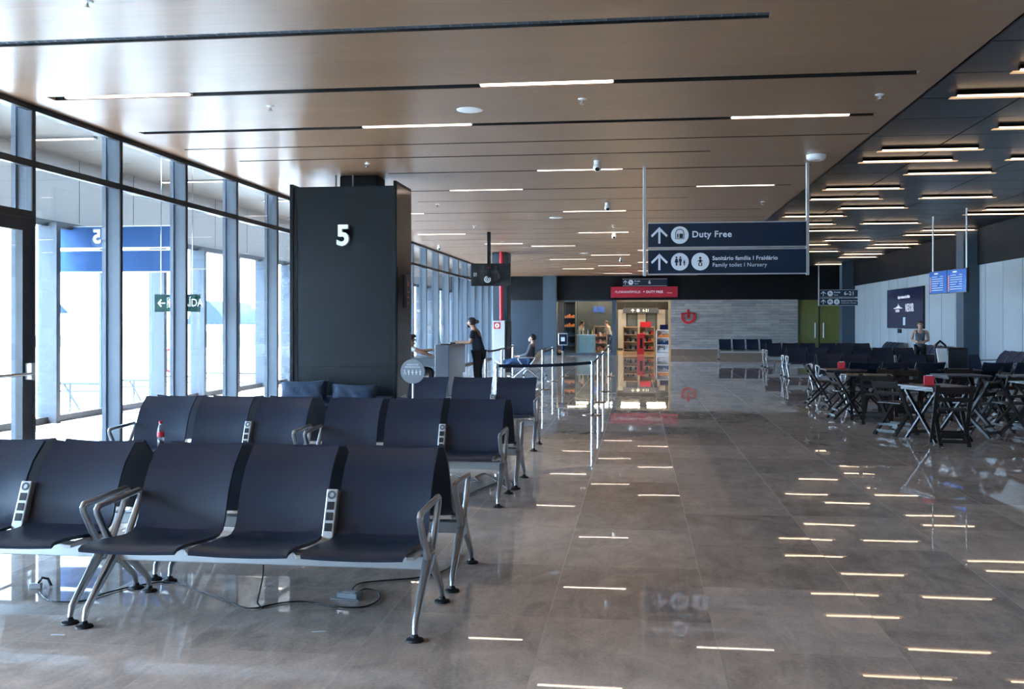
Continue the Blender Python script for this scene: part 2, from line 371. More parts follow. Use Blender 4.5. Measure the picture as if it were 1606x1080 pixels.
# wooden ceiling with recessed slots -------------------------------------------------
SLOTS = [  # y_px at x_px, x from, x to (px), width, [(light from, to)], style
    (47, 600, -200, 1208, .15, [], 'grille'),
    (131.5, 855, 62, 1441, .16, [(103, 298), (752, 963)], 'slot'),
    (191.5, 900, 205, 1372, .15, [(568, 740), (1146, 1333)], 'slot'),
    (220.5, 900, 255, 1375, .06, [], 'grille'),
    (241.5, 900, 375, 1114, .07, [], 'slot'),
    (266.5, 900, 608, 1273, .08, [(842, 977)], 'slot'),
    (295.5, 900, 610, 1241, .08, [(705, 820), (1092, 1215)], 'slot'),
    (312.5, 900, 655, 1080, .05, [], 'slot'),
    (331.5, 900, 600, 1195, .07, [(620, 665), (883, 982)], 'slot'),
    (343.5, 900, 650, 1200, .05, [], 'slot'),
    (358, 900, 600, 1180, .06, [], 'slot'),
    (365, 900, 655, 1160, .07, [(655, 730), (907, 986)], 'slot'),
    (374, 900, 620, 1150, .06, [], 'slot'),
    (381, 900, 700, 1140, .06, [(760, 820)], 'slot')]
rows = []
for (py, px, xa, xb, wd, lts, st) in SLOTS:
    Y = at_z(px, py, ZC).y
    rows.append([Y, max(XofY(xa, Y), XW + .35), min(XofY(xb, Y), XE - .06), wd, [(XofY(a, Y), XofY(b, Y)) for a, b in lts], st])
Y = rows[-1][0] + 1.0; k = 0
while Y < YF - 1:
    ls = [(-1.6 + 3.1 * ((k * 7) % 3) / 2 - 1.5, -.3 + 3.1 * ((k * 7) % 3) / 2 - 1.5)] if k % 2 == 0 else []
    rows.append([Y, XW + .5 + (k % 3) * .9, XE - .2 - (k % 2) * .7, .06, ls, 'slot']); Y += 1.02; k += 1
rows.insert(0, [rows[0][0] - 1.9, XW + .5, 1.9, .15, [(-3.0, -1.7), (0.4, 1.7)], 'slot'])
rows.insert(0, [rows[0][0] - 2.4, XW + .5, 2.2, .15, [(-4.4, -3.1), (-.9, .4)], 'slot'])
rows.insert(0, [rows[0][0] - 2.4, XW + .5, 2.2, .15, [(-2.4, -1.1)], 'slot'])
mb = MB(); prev = Y0
for Y, xa, xb, wd, ls, st in rows:
    mb.box(XW, XE, prev, Y - wd / 2, ZC, ZC + .12)
    mb.box(XW, xa, Y - wd / 2, Y + wd / 2, ZC, ZC + .12); mb.box(xb, XE, Y - wd / 2, Y + wd / 2, ZC, ZC + .12)
    prev = Y + wd / 2
mb.box(XW, XE, prev, YF, ZC, ZC + .12)
ceil = struct(mb.build('ceiling', M['wood'], smooth=False))
mb = MB()
for Y, xa, xb, wd, ls, st in rows: mb.box(xa - .02, xb + .02, Y - wd / 2 - .02, Y + wd / 2 + .02, ZC + .075, ZC + .11)
mb.box(XW - .05, XE + .02, Y0, YF, ZC + .125, ZC + .2)
for Y, xa, xb, wd, ls, st in rows:
    for q in (-1, 1): mb.box(xa, xb, Y + q * (wd / 2 - .004) - .004, Y + q * (wd / 2 - .004) + .004, ZC + .003, ZC + .075)
struct(mb.build('trim_1', M['black'], smooth=False))
order = ['nearest', 'second', 'third', 'fourth', 'fifth', 'sixth', 'seventh', 'eighth', 'ninth', 'tenth', 'eleventh', 'twelfth']
nrow = 0
for ri, (Y, xa, xb, wd, ls, st) in enumerate(rows):
    if st == 'grille':
        mb = MB(); n = int((xb - xa) / .085)
        for i in range(n): mb.box(xa + i * .085, xa + i * .085 + .012, Y - wd / 2 + .012, Y + wd / 2 - .012, ZC + .02, ZC + .045)
        for q in (-.3, 0, .3): mb.box(xa, xb, Y + q * wd - .005, Y + q * wd + .005, ZC + .018, ZC + .03)
        props(mb.build('air_grille', M['mullion_blue'] if wd > .1 else M['black']), 'long slatted air grille recessed in the wood ceiling, ' + ('nearest the camera' if wd > .1 else 'thin one behind the second slot lights'), 'air grille')
    if ls: nrow += 1
    for j, (a, b_) in enumerate(ls):
        side = '' if len(ls) == 1 else (', nearer the glass wall' if j == 0 else ', farther from the glass wall')
        t = thing('strip_light', 'strip light in ceiling slot %d from the camera%s' % (nrow, side), 'ceiling light', ((a + b_) / 2, Y, ZC), group='strip lights in the wooden ceiling')
        L2 = (b_ - a) / 2
        MB().box(-L2, L2, -wd * .42, wd * .42, .012, .07).build('housing', M['grey_plastic'], t)
        MB().box(-L2 + .01, L2 - .01, -min(wd * .36, .028), min(wd * .36, .028), -.002, .012).build('diffuser', M['lamp_wood'], t)
# dark ceiling on the far side -----------------------------------------------------
mb = MB(); pw = (XR - XE) / 4
mb.box(XE, XR, Y0, YF, ZD + .03, ZD + .12)
for i in range(4):
    y = Y0
    while y < YF: 
        mb.box(XE + i * pw + (.012 if i else 0), XE + (i + 1) * pw - .012, y + .01, min(y + 1.19, YF), ZD, ZD + .03); y += 1.2
struct(mb.build('ceiling_side', M['dark_ceiling'], smooth=False))
struct(MB().box(XE - .02, XE + .02, Y0, YF, ZC + .0, ZD + .03).build('trim_2', M['black']))
DL = [((1501, 151), (1640, 148)), ((1568, 200), (1690, 199)), ((1384, 236), (1538, 234)), ((1353.5, 254), (1484, 252)), ((1424, 273), (1540, 271)), ((1587, 249), (1710, 248)),
      ((1296, 297), (1410, 296)), ((1272, 313), (1368, 312)), ((1446, 311), (1545, 309)), ((1319, 327), (1408, 326)), ((1547, 329), (1640, 328)), ((1514, 337), (1601, 335)),
      ((1231, 340), (1314, 339)), ((1353.5, 351), (1438, 350)), ((1222, 352), (1292, 352)), ((1262, 362), (1335, 362)), ((1449, 361), (1530, 361)), ((1420, 369), (1496, 368)),
      ((1294, 377.5), (1359, 377)), ((1373, 383), (1440, 383)), ((1359, 389), (1426, 388)), ((1232, 384), (1292, 384)), ((1252, 395), (1310, 394)), ((1323, 399), (1379, 398)),
      ((1316, 404), (1364, 403)), ((1278, 415), (1323, 414)), ((1600, 110), (1700, 108)), ((1640, 60), (1840, 58)), ((1700, 20), (1900, 18))]
for k in range(5): pass
for k, (a, b_) in enumerate(DL):
    A = at_z(a[0], a[1], ZD - .06); Y = at_z((a[0] + b_[0]) / 2, (a[1] + b_[1]) / 2, ZD - .06).y
    x0 = A.x; x1 = min(x0 + 1.38, XR - .1); x0 = max(x0, XE + .12)
    if x1 - x0 < .3: continue
    t = thing('linear_lamp', 'suspended linear lamp under dark ceiling, %d steps along from the nearest' % (k + 1), 'ceiling light', ((x0 + x1) / 2, Y, ZD - .06), group='linear lamps under the dark ceiling')
    L2 = (x1 - x0) / 2
    MB().box(-L2, L2, -.035, .035, .015, .055).build('housing', M['near_black'], t)
    MB().box(-L2 + .01, L2 - .01, -.015, .015, -.003, .015).build('diffuser', M['lamp_dark'], t)
    MB().box(-L2 - .05, L2 + .10, .037, .13, -.002, .008).build('painted_glow', M['amber_glow'], t)  # emissive strip imitating the lamp's amber glow on the ceiling, no lamp part
# inner glass wall: one window object per bay --------------------------------------
YM = 9.51; SP = 1.745
ks = [k for k in range(-20, 40) if Y0 < YM + k * SP < YF - .3]
for n, k in enumerate(ks):
    y = YM + k * SP; y2 = min(y + SP, YF)
    wroot = struct(thing('window_%d' % (n + 1), None, None, (XW, y, 0)))
    s_ = y2 - y; door = (k == -1 or k == -2)
    m_ = MB().box(-.16, 0, -.022, .022, 0, ZC); m_.box(-.21, -.16, -.05, .05, 0, ZC)
    m_.build('mullion', M['mullion_blue'], wroot)
    MB().box(0, .012, -.03, .03, 0, ZC).build('mullion_cap', M['mullion_dark'], wroot)
    f = MB().box(-.05, .012, .02, s_ - .02, ZTR - .035, ZTR + .035).box(-.05, .012, .02, s_ - .02, ZC - .06, ZC - .001)
    if not door: f.box(-.05, .012, .02, s_ - .02, 0, .07)
    f.build('transom', M['mullion_dark'], wroot)
    MB().box(-.10, -.08, .02, s_ - .02, ZTR + .03, ZC - .05).build('upper_pane', M['glass'], wroot)
    if not door: MB().box(-.10, -.08, .02, s_ - .02, .06, ZTR - .03).build('lower_pane', M['glass'], wroot)
# double door in the near bays
for dn, k in enumerate((-2, -1)):
    y = YM + k * SP
    d = struct(thing('door_%d' % (dn + 1), None, None, (XW, y + .03, 0)))
    s_ = SP - .06; zt = 2.62
    MB().box(-.07, .01, 0, s_, zt - .13, zt).box(-.07, .01, 0, .10, 0, zt - .13).box(-.07, .01, s_ - .16, s_, 0, zt - .13).box(-.07, .01, .1, s_ - .16, 0, .12).build('stile_frame', M['mullion_dark'], d)
    MB().box(-.04, -.025, .1, s_ - .16, .12, zt - .13).build('door_pane', M['glass'], d)
    MB().box(-.04, -.02, 0, s_, zt + .08, ZTR - .03).build('fanlight_pane', M['glass'], d)
    MB().box(-.06, .012, 0, s_, zt + .002, zt + .08).build('door_head', M['mullion_dark'], d)
    h = MB().tube([(.07, .18, 1.03), (.075, s_ - .12, 1.03)], .018, 10)
    h.build('push_bar', M['steel'], d)
    MB().box(.008, .085, s_ - .12, s_ - .06, .97, 1.14).box(.008, .06, .06, .12, .97, 1.1).build('bar_bracket', M['alu_light'], d, bevel=.008)
# outer corridor -------------------------------------------------------------------
ZO = 3.10
mb = MB().box(XO - .25, XO, Y0, Y1, ZO, ZD + .05)
struct(mb.build('wall_outer', M['corridor_white']))
mb = MB()
for k in range(-12, 24):
    y = YM + k * SP - .49
    if Y0 < y < Y1: mb.box(XO - .0, XO + .006, y + .85, y + .862, ZO + .07, ZD)
struct(mb.build('trim_3', M['mullion_blue']))
struct(MB().box(XO - .25, XW - .1, Y0, Y1, ZD, ZD + .1).build('ceiling_corridor', M['corridor_ceiling']))
struct(MB().box(XO - .12, XO + .03, Y0, Y1, ZO - .06, ZO + .04).box(XO - .12, XO + .03, Y0, Y1, 0, .10).build('trim_4', M['mullion_dark']))
n = len(ks)
for k in range(-10, 24):
    y = YM + k * SP - .49
    if not (Y0 < y < Y1 - .2): continue
    n += 1
    wr = struct(thing('window_%d' % n, None, None, (XO, y, 0)))
    MB().box(-.14, .16, -.05, .05, 0, ZO).build('mullion', M['facade_blue'], wr)
    MB().box(.16, .17, -.055, .055, 0, ZO).build('mullion_cap', M['mullion_dark'], wr)
    MB().box(-.1, -.085, .05, SP - .05, .1, ZO - .05).build('pane', M['outer_glass'], wr)
# corridor lamps
for i, (y, x) in enumerate([(13.2, -8.3), (15.5, -7.0), (17.5, -8.2), (20.5, -7.4), (24, -8.1)]):
    t = thing('corridor_lamp', 'warm strip light under the glass corridor ceiling, %s from the near doors' % order[i], 'ceiling light', (x, y, ZD), group='corridor strip lights')
    MB().box(-.65, .65, -.05, .05, -.03, 0).build('housing', M['grey_plastic'], t); MB().box(-.6, .6, -.03, .03, -.036, -.03).build('diffuser', M['lamp_wood'], t)
# end walls
struct(MB().box(XO - .3, XR + .3, Y0 - .3, Y0, 0, ZD + .3).build('wall_back', M['dark_wall']))
struct(MB().box(XO - .3, XW, Y1, Y1 + .2, 0, ZD + .3).build('wall_corridor_end', M['dark_wall']))
# far side wall
mb = MB(); y = Y0
struct(MB().box(XR + .02, XR + .3, Y0, Y1, 0, ZD + .3).build('wall_right', M['near_black']))
ZW = 3.17
while y < Y1: mb.box(XR - .0, XR + .025, y + .014, min(y + 1.306, Y1), .1, ZW); y += 1.32
struct(mb.build('wall_right_panels', M['white_panel']))
struct(MB().box(XR - .05, XR + .03, Y0, Y1, ZW, ZD).build('trim_5', M['band']))
struct(MB().box(XR - .02, XR + .03, Y0, Y1, 0, .1).build('baseboard_right', M['grey_base']))
# columns by that wall
def column(name, x0, x1, y0, y1, z1, m, label, m2=None):
    o = MB().box(x0, x1, y0, y1, 0, z1).build(name, m, bevel=.01)
    return struct(o)
P = at_x(1536, 506, XR); cx0 = at_y(1511, 506, P.y).x
column('trim_6', cx0, XR + .02, P.y, P.y + .65, ZD, M['column_blue'], '')
P = at_x(1341, 506, XR)
column('trim_7', XR - .55, XR + .02, P.y, P.y + .6, ZD, M['column_blue'], '')
# far wall -------------------------------------------------------------------------
def fx(px): return at_y(px, 500, YF).x
zb = at_y(1052, 470, YF).z
f0, f1, f2, f3, f4, f5 = fx(874), fx(960), fx(967), fx(1052), fx(1251), fx(1319)
struct(MB().box(XW, XR + .3, YF, YF + .3, zb, ZD + .3).build('wall_far', M['band']))
struct(MB().box(XW, f0, YF, YF + .3, 0, zb).build('wall_far_dark', M['dark_wall']))
struct(MB().box(f0 - .65, f0 - .0, YF - .45, YF, 0, ZC).build('trim_8', M['column_blue']))
struct(MB().box(f1, f2, YF - .05, YF + .25, 0, zb).build('trim_9', M['column_blue']))
struct(MB().box(f3, f4, YF - .06, YF + .3, .3, zb).build('wall_far_stone', M['stone']))
struct(MB().box(f3, f4, YF - .03, YF + .3, 0, .3).build('baseboard_far', M['grey_base']))
struct(MB().box(f5, f5 + .14, YF - .05, YF + .2, 0, zb).build('trim_10', M['white_paint']))
struct(MB().box(f5 + .14, XR + .3, YF, YF + .3, 0, zb).build('wall_far_end', M['dark_wall']))
# olive glass double doors
mid = (f4 + f5) / 2
for i, (a, b_) in enumerate(((f4, mid - .01), (mid + .01, f5))):
    d = struct(thing('door_%d' % (i + 3), None, None, (a, YF + .05, 0)))
    MB().box(0.02, b_ - a - .01, 0, .03, .02, zb - .02).build('door_leaf', M['olive'], d)
    hx = (b_ - a - .18) if i == 0 else .18
    MB().tube([(hx, -.05, .85), (hx, -.05, 1.55)], .022, 8).box(hx - .01, hx + .01, -.05, 0, .9, .92).box(hx - .01, hx + .01, -.05, 0, 1.48, 1.5).build('pull_handle', M['white_paint'], d)
struct(MB().box(f4, f5, YF + .2, YF + .3, 0, zb).build('wall_far_behind_doors', M['near_black']))
# ================================================================== BEAM BENCHES
PITCH = .573
SEATP = [(-.115, .425), (-.085, .437), (0, .438), (.10, .428), (.22, .414), (.34, .404), (.41, .406), (.455, .425), (.483, .465), (.505, .53), (.53, .60), (.565, .67), (.615, .745), (.675, .80), (.735, .852)]
def make_bench(n=3, sockets=(1,), label='', cat='bench seat', group='beam benches in the waiting hall', arms=True):
    L_ = n * PITCH
    t = thing('beam_bench', label, cat, group=group)
    MB().box(.0, L_, .30, .38, .27, .34).build('beam', M['alu_light'], t, bevel=.006)
    for i in range(n):
        x = (i + .5) * PITCH
        st = MB().strip(SEATP, -.252, .252, .018, nx=8, crown=lambda a, j: -.016 * (1 - ((j - 4) / 4) ** 2) if a > 6 else -.008 * (1 - ((j - 4) / 4) ** 2))
        o = st.build('seat', M['seat'], t, loc=(x, 0, 0))
    for i in range(n + 1):
        x = i * PITCH
        if 0 < i < n:
            MB().bar((x, -.02, .395), (x, .44, .375), .05, .022).bar((x, .30, .30), (x, .42, .375), .04, .03).box(x - .045, x + .045, .02, .07, .385, .40).build('bracket', M['alu_light'], t, bevel=.004)
        else:
            sgn = 1 if i == 0 else -1
            MB().bar((x + sgn * .03, .02, .393), (x + sgn * .03, .44, .375), .045, .02).build('bracket', M['alu_light'], t, bevel=.004)
            lg = MB().tube([(x, .335, .335), (x, .27, .285), (x, .15, .19), (x, .02, .085), (x, 0, .03)], .02, 10, flat=1.0, rs=[.034, .028, .022, .017, .012])
            lg.tube([(x, .345, .335), (x, .41, .285), (x, .53, .19), (x, .66, .085), (x, .68, .03)], .02, 10, rs=[.034, .028, .022, .017, .012])
            lg = lg.box(x - .022, x + .022, .29, .39, .26, .36).build('leg', M['alu'], t)
            MB().lathe([(0, .034), (.014, .034), (.02, .018), (.042, .010), (.045, 0), (0, 0)], (x, 0, 0), 16).build('foot_pad', M['rubber'], lg)
            MB().lathe([(0, .034), (.014, .034), (.02, .018), (.042, .010), (.045, 0), (0, 0)], (x, .68, 0), 16).build('foot_pad', M['rubber'], lg)
            if arms:
                MB().tube([(x, .30, .33), (x, .205, .44), (x, .125, .555), (x, .118, .575), (x, .135, .592), (x, .56, .605), (x, .585, .592), (x, .575, .565), (x, .48, .44), (x, .40, .33)], .017, 10, flat=1.0,
                          rs=[.021, .019, .018, .017, .017, .017, .017, .018, .019, .021]).build('armrest', M['alu'], t)
    for i in sockets:
        x = i * PITCH
        mtx = Matrix.Translation((x, .40, .38)) @ Matrix.Rotation(R(-22), 4, 'X')
        p = MB().box(-.032, .032, 0, .07, 0, .285, mtx); p = p.build('socket_panel', M['alu_light'], t, bevel=.006)
        for q in range(3):
            MB().box(-.019, .019, -.004, .004, .055 + q * .058, .098 + q * .058, mtx).build('power_socket', M['black'], p)
        rb = MB().ring(0, .252, .013, .023, .006, y=-.004, seg=16); bmesh.ops.transform(rb.b, matrix=mtx, verts=rb.b.verts); rb.build('usb_ring', M['mullion_blue'], p)
    return t
bench = make_bench(3, (2,), 'x')
GRP = 'three-seat beam benches in the waiting hall'
first = [True]
def place(proto, x, y, rz, label, group=GRP):
    """x, y: the bench's left front foot when it faces the camera (rz = 0)"""
    if first[0] and proto is bench:
        first[0] = False; o = proto; o.location = (x, y, 0); o.rotation_euler = (0, 0, rz); o['label'] = label
    else: o = copy_tree(proto, None, label, (x, y, 0), rz)
    o['group'] = group
    return o
L3 = 3 * PITCH
# row one: two benches facing the camera, two behind them facing away
place(bench, -1.078 - L3, 4.72, 0, 'charcoal three-seat bench closest to the camera, facing it, with cables underneath')
place(bench, -2.905 - L3, 4.77, 0, 'charcoal three-seat bench cut off by the picture edge, beside the nearest bench')
def back(xr, yf, label, proto=None):   # facing away: its rear feet nearest us at yf
    return place(proto or bench, xr, yf + .68, PI, label)
back(-1.064, 5.62, 'bench turned away, back to back with the closest bench')
back(-1.064 - L3 - .11, 5.65, 'bench turned away, back to back with the cut-off bench by the glass')
# row two
place(bench, -1.165 - L3, 8.22, 0, 'aisle-end bench of the second row, in front of the round sign')
place(bench, -1.165 - 2 * L3 - .11, 8.24, 0, 'window-end bench of the second row, with a cola bottle on it')
back(-1.13, 9.16, 'aisle-end bench turned away behind the second row')
back(-1.13 - L3 - .11, 9.18, 'window-end bench turned away behind the second row')
# row three
place(bench, -1.25 - L3, 11.9, 0, 'bench of the third row, between the pillar and the belt posts')
# far side rows ---------------------------------------------------------------
rowsR = [(22.3, 3.95, 2), (28.4, 4.2, 2), (34.6, 4.42, 2)]
nm = ['second', 'third', 'fourth']
for b_, x in enumerate((3.77, 6.06)):
    place(bench, x + L3, (17.85 + 4 * math.sin(TH)) / math.cos(TH) + .70, PI, 'bench turned away behind the cafe tables, ' + ('aisle end' if b_ == 0 else 'beyond the gap with the trolley'), 'benches facing away behind the tables')
for ri, (zc, x0, nb) in enumerate(rowsR):
    for b_ in range(nb):
        xl = x0 + b_ * (L3 + .11); xc = xl + L3 / 2
        if xl + L3 > XR - 1.0: continue
        y = (zc + x0 * math.sin(TH)) / math.cos(TH) - .78
        pos = ['aisle end', 'middle', 'wall end'][b_] if nb == 3 else ['aisle end', 'wall end'][b_]
        place(bench, xl, y, 0, 'bench facing the hall, %s row behind the cafe tables, %s' % (nm[ri], pos), 'far benches facing the camera')
        place(bench, xl + L3, y + .78 * 2, PI, 'bench facing away, back to back with the %s row, %s' % (nm[ri], pos), 'far benches facing away')
bench4 = make_bench(4, (), 'four-seat bench against the grey stone wall', arms=True)
bench4.location = (at_y(1127, 500, 43.0).x, 42.6, 0); bench4['group'] = 'four-seat benches'
# benches along the far side wall, facing the hall
w4a = copy_tree(bench4, None, 'four-seat bench along the white panel wall, past the wide dark column, nearer one', (XR - .95, 26.6, 0), R(-90))
w4b = copy_tree(bench4, None, 'four-seat bench along the white panel wall, under the advert screen', (XR - .95, 38.6, 0), R(-90))
w4c = copy_tree(bench4, None, 'four-seat bench along the white wall, between the column and the advert screen', (XR - .95, 33.6, 0), R(-90))
# far benches near the hydrant column, seen from the side
sb = make_bench(4, (), 'row of black seats seen from the side, where the masked traveller sits'); sb['group'] = 'four-seat benches'
sb.location = (-3.35, 29.0, 0); sb.rotation_euler.z = R(-90)

# ================================================================== PILLAR, SOFA
YP = 14.35
pl = at_y(455, 500, YP).x; pr = at_y(622, 500, YP).x; pz = at_y(540, 290, YP).z
t = struct(thing('wall_pillar', None, None, (0, 0, 0)))
MB().box(pl + .05, pr - .03, YP + .03, YP + .9, 0, pz - .03).build('pillar_core', M['pillar'], t)
f = MB().box(pl + .06, pr - .05, YP + .005, YP + .03, .9, pz - .02).box(pl + .06, pr - .05, YP + .008, YP + .03, 0, .895)
f.build('front_panel', M['pillar'], t)
MB().box(pl + .0, pl + .055, YP - .02, YP + .95, 0, pz + .02).box(pr - .045, pr, YP - .02, YP + .95, 0, pz + .05).build('edge_fin', M['pillar'], t, bevel=.004)
s_ = MB()
for i in range(70): s_.box(pr, pr + .008, YP + .04, YP + .9, .3 + i * .03, .3 + i * .03 + .018)
s_.box(pr, pr + .004, YP + .0, YP + .94, 0, pz)
s_.build('side_louvre', M['pillar_side'], t)
s_ = MB()
for i in range(100): s_.box(pl - .012, pl, YP + .02, YP + .5, .1 + i * .03, .1 + i * .03 + .015)
s_.box(pl + .07, pl + .10, YP - .004, YP + .005, .1, pz - .3)
for i in range(100): s_.box(pl + .058, pl + .115, YP - .008, YP + .003, .1 + i * .03, .1 + i * .03 + .015)
s_.build('side_perforation', M['near_black'], t)
MB().box(pl + .66, pr - .38, YP + .35, YP + .8, pz - .1, ZC).build('inner_column', M['near_black'], t, bevel=.02)
MB().cyl((pl + .62, YP + .3, pz - .1), (pl + .62, YP + .3, ZC), .014, seg=8).cyl((pl + .9, YP + .25, pz - .1), (pl + .9, YP + .25, ZC), .014, seg=8).build('conduit', M['grey_plastic'], t)
c = at_y(540, 371, YP)
n5 = text('gate_number', '5', .42, M['number_white'], None, (c.x, YP - .045, c.z), bold=.03, depth=.07, align='CENTER'); props(n5, 'large white raised number five on the dark pillar', 'number sign')
pc = at_x(638, 457, pr + .01)
t = thing('wall_poster', 'small dark framed poster on the side of the pillar', 'poster', (pr + .009, pc.y, pc.z))
MB().box(0, .02, -.16, .16, -.26, .26).build('frame', M['mullion_blue'], t); MB().box(.018, .024, -.145, .145, -.245, .245).build('print', M['navy'], t)
MB().box(.024, .027, -.03, .03, .08, .16).box(.024, .027, -.08, .08, -.02, 0).box(.024, .027, -.08, .08, -.1, -.08).box(.024, .027, -.05, .05, -.19, -.17).build('emblem', M['orange'], t)
# sofa in front of the pillar
t = thing('sofa', 'low dark blue sofa standing against the pillar', 'sofa', (pl + .0, YP - .95, 0))
W_ = pr - pl
MB().box(0.02, W_ + .0, .1, .85, .08, .24).build('seat_base', M['sofa'], t, bevel=.04)
MB().box(0.02, W_, .70, .9, .24, .47).build('backrest', M['sofa'], t, bevel=.05)
MB().box(W_ / 2 + .01, W_ - .02, .06, .7, .24, .36).build('seat_cushion', M['sofa'], t, bevel=.05)
MB().box(0.03, W_ / 2 - .01, .06, .7, .24, .36).build('seat_cushion', M['sofa'], t, bevel=.05)
for x in (.1, W_ - .1):
    for y in (.15, .8): MB().cyl((x, y, 0), (x, y, .09), .02, seg=8).build('leg', M['black'], t)
def pillow(name, label, x, z, w_, h_, tilt):
    b = MB(); nx, nz = 14, 10; g = []
    for side in (1, -1):
        gr = [[None] * (nz + 1) for _ in range(nx + 1)]
        for i in range(nx + 1):
            for j in range(nz + 1):
                u = i / nx * 2 - 1; v = j / nz * 2 - 1
                pinch = 1 - .16 * (1 - abs(u) ** 2) * abs(v) ** 2; pinch2 = 1 - .10 * (1 - abs(v) ** 2) * abs(u) ** 2
                th = .12 * ((1 - u ** 4) * (1 - v ** 4)) ** .5 + .014 * math.sin(u * 11 + v * 5) * (1 - u * u) * (1 - v * v)
                gr[i][j] = b.b.verts.new((u * w_ / 2 * pinch2, side * -th, v * h_ / 2 * pinch))
        for i in range(nx):
            for j in range(nz): b.b.faces.new((gr[i][j], gr[i + 1][j], gr[i + 1][j + 1], gr[i][j + 1]))
    bmesh.ops.remove_doubles(b.b, verts=b.b.verts, dist=.0005)
    o = b.build(name, M['sofa']); o.location = (x, YP - .47, z + .02); o.rotation_euler = (R(-14), R(tilt), 0)
    props(o, label, 'cushion', 'dark blue cushions on the sofa')
pillow('sofa_cushion', 'plump dark blue cushion on the window end of the sofa', pl + .38, .525, .74, .36, -2)
pillow('sofa_cushion', 'slumped dark blue cushion on the aisle end of the sofa', pl + 1.13, .49, .72, .34, 2)

# round priority sign
p = at_y(648, 582, 10.9)
t = thing('priority_sign', 'round grey priority seating sign on a thin pole behind the second row', 'sign', (p.x, 10.9, 0))
MB().lathe([(0, .018), (.13, .014), (.15, 0), (0, 0)]).build('base', M['grey_plastic'], t)
MB().cyl((0, 0, .01), (0, 0, p.z - .1), .013, seg=10).build('pole', M['alu_light'], t)
MB().disc(0, p.z, .138, .02, y=-.03, seg=40).build('plate', M['grey_plastic'], t)
text('lettering', 'ASSENTOS', .028, M['sign_white'], t, (0, -.033, p.z + .075), align='CENTER', bold=.02)
text('lettering', 'PREFERENCIAIS', .026, M['sign_white'], t, (0, -.033, p.z + .048), align='CENTER', bold=.02)
def figure(b, x, z, h, y, kind='man', d=.003):
    """small pictogram person, h tall, standing with its middle at x, z"""
    r = h * .1
    if kind == 'chair':
        b.disc(x - r * .5, z + h * .38, r, d, y, 12)
        b.prism([(x - r, z + h * .25), (x, z + h * .25), (x + r * .2, z - h * .02), (x + 2 * r, z - h * .04), (x + 2.6 * r, z - h * .3), (x + 1.7 * r, z - h * .3), (x + 1.2 * r, z - h * .14), (x - r, z - h * .14)], d, Matrix.Translation((0, y, 0)))
        b.ring(x, z - h * .2, h * .19, h * .25, d, y, 14, PI * .8, PI * 2.0); return b
    b.disc(x, z + h * .4, r, d, y, 12)
    if kind == 'woman': pts = [(x - r * .9, z + h * .27), (x + r * .9, z + h * .27), (x + r * 2.2, z - h * .15), (x + r * .8, z - h * .15), (x + r * .8, z - h * .5), (x - r * .8, z - h * .5), (x - r * .8, z - h * .15), (x - r * 2.2, z - h * .15)]
    elif kind == 'big': pts = [(x - r * 2.6, z + h * .12), (x, z + h * .27), (x + r * 2.6, z + h * .12), (x + r * .9, z + h * .06), (x + r * 1.4, z - h * .5), (x - r * 1.4, z - h * .5), (x - r * .9, z + h * .06)]
    else: pts = [(x - r * 1.5, z + h * .27), (x + r * 1.5, z + h * .27), (x + r * 1.5, z - h * .08), (x + r * .9, z - h * .08), (x + r * .9, z - h * .5), (x - r * .9, z - h * .5), (x - r * .9, z - h * .08), (x - r * 1.5, z - h * .08)]
    b.prism(pts, d, Matrix.Translation((0, y, 0))); return b
b = MB()
for i, kd in enumerate(('chair', 'man', 'woman', 'woman', 'big')): figure(b, -.088 + i * .044, p.z - .01, .062, -.034, kd)
b.build('pictograms', M['number_white'], t)

# ================================================================== HANGING SIGNS
def arrow(b, x, z, s, y, d=.004):
    w_ = s * .13
    b.prism([(x - w_ / 2, z - s / 2), (x + w_ / 2, z - s / 2), (x + w_ / 2, z + s * .4), (x - w_ / 2, z + s * .4)], d, Matrix.Translation((0, y, 0)))
    for q in (-1, 1):
        a = [(x, z + s / 2), (x + q * s / 2, z), (x + q * (s / 2 - w_ * .5), z - w_ * .9), (x, z + s / 2 - w_ * 1.5)]
        b.prism(a if q < 0 else a[::-1], d, Matrix.Translation((0, y, 0)))
    return b
def toilet_icon(t, x, z, r, y):
    MB().disc(x, z, r, .005, y).build('icon_disc', M['sign_white'], t)
    b = MB(); figure(b, x - r * .38, z + r * .08, r * 1.05, y - .004, 'woman'); figure(b, x + r * .06, z + r * .08, r * 1.05, y - .004, 'man'); figure(b, x + r * .5, z - r * .12, r * .62, y - .004, 'man')
    b.build('icon', M['navy'], t)
def baby_icon(t, x, z, r, y):
    MB().disc(x, z, r, .005, y).build('icon_disc', M['sign_white'], t)
    b = MB().disc(x, z + r * .42, r * .13, .003, y - .004, 14)
    b.prism([(x - r * .36, z + r * .02), (x, z + r * .28), (x + r * .36, z + r * .02), (x + r * .12, z + r * .05), (x + r * .14, z - r * .12), (x - r * .14, z - r * .12), (x - r * .12, z + r * .05)], .003, Matrix.Translation((0, y - .004, 0)))
    b.ring(x, z - r * .32, r * .13, r * .23, .003, y - .004, 10, PI * .65, PI * 1.4); b.ring(x, z - r * .32, r * .13, r * .23, .003, y - .004, 10, -PI * .4, PI * .35)
    b.build('icon', M['navy'], t)
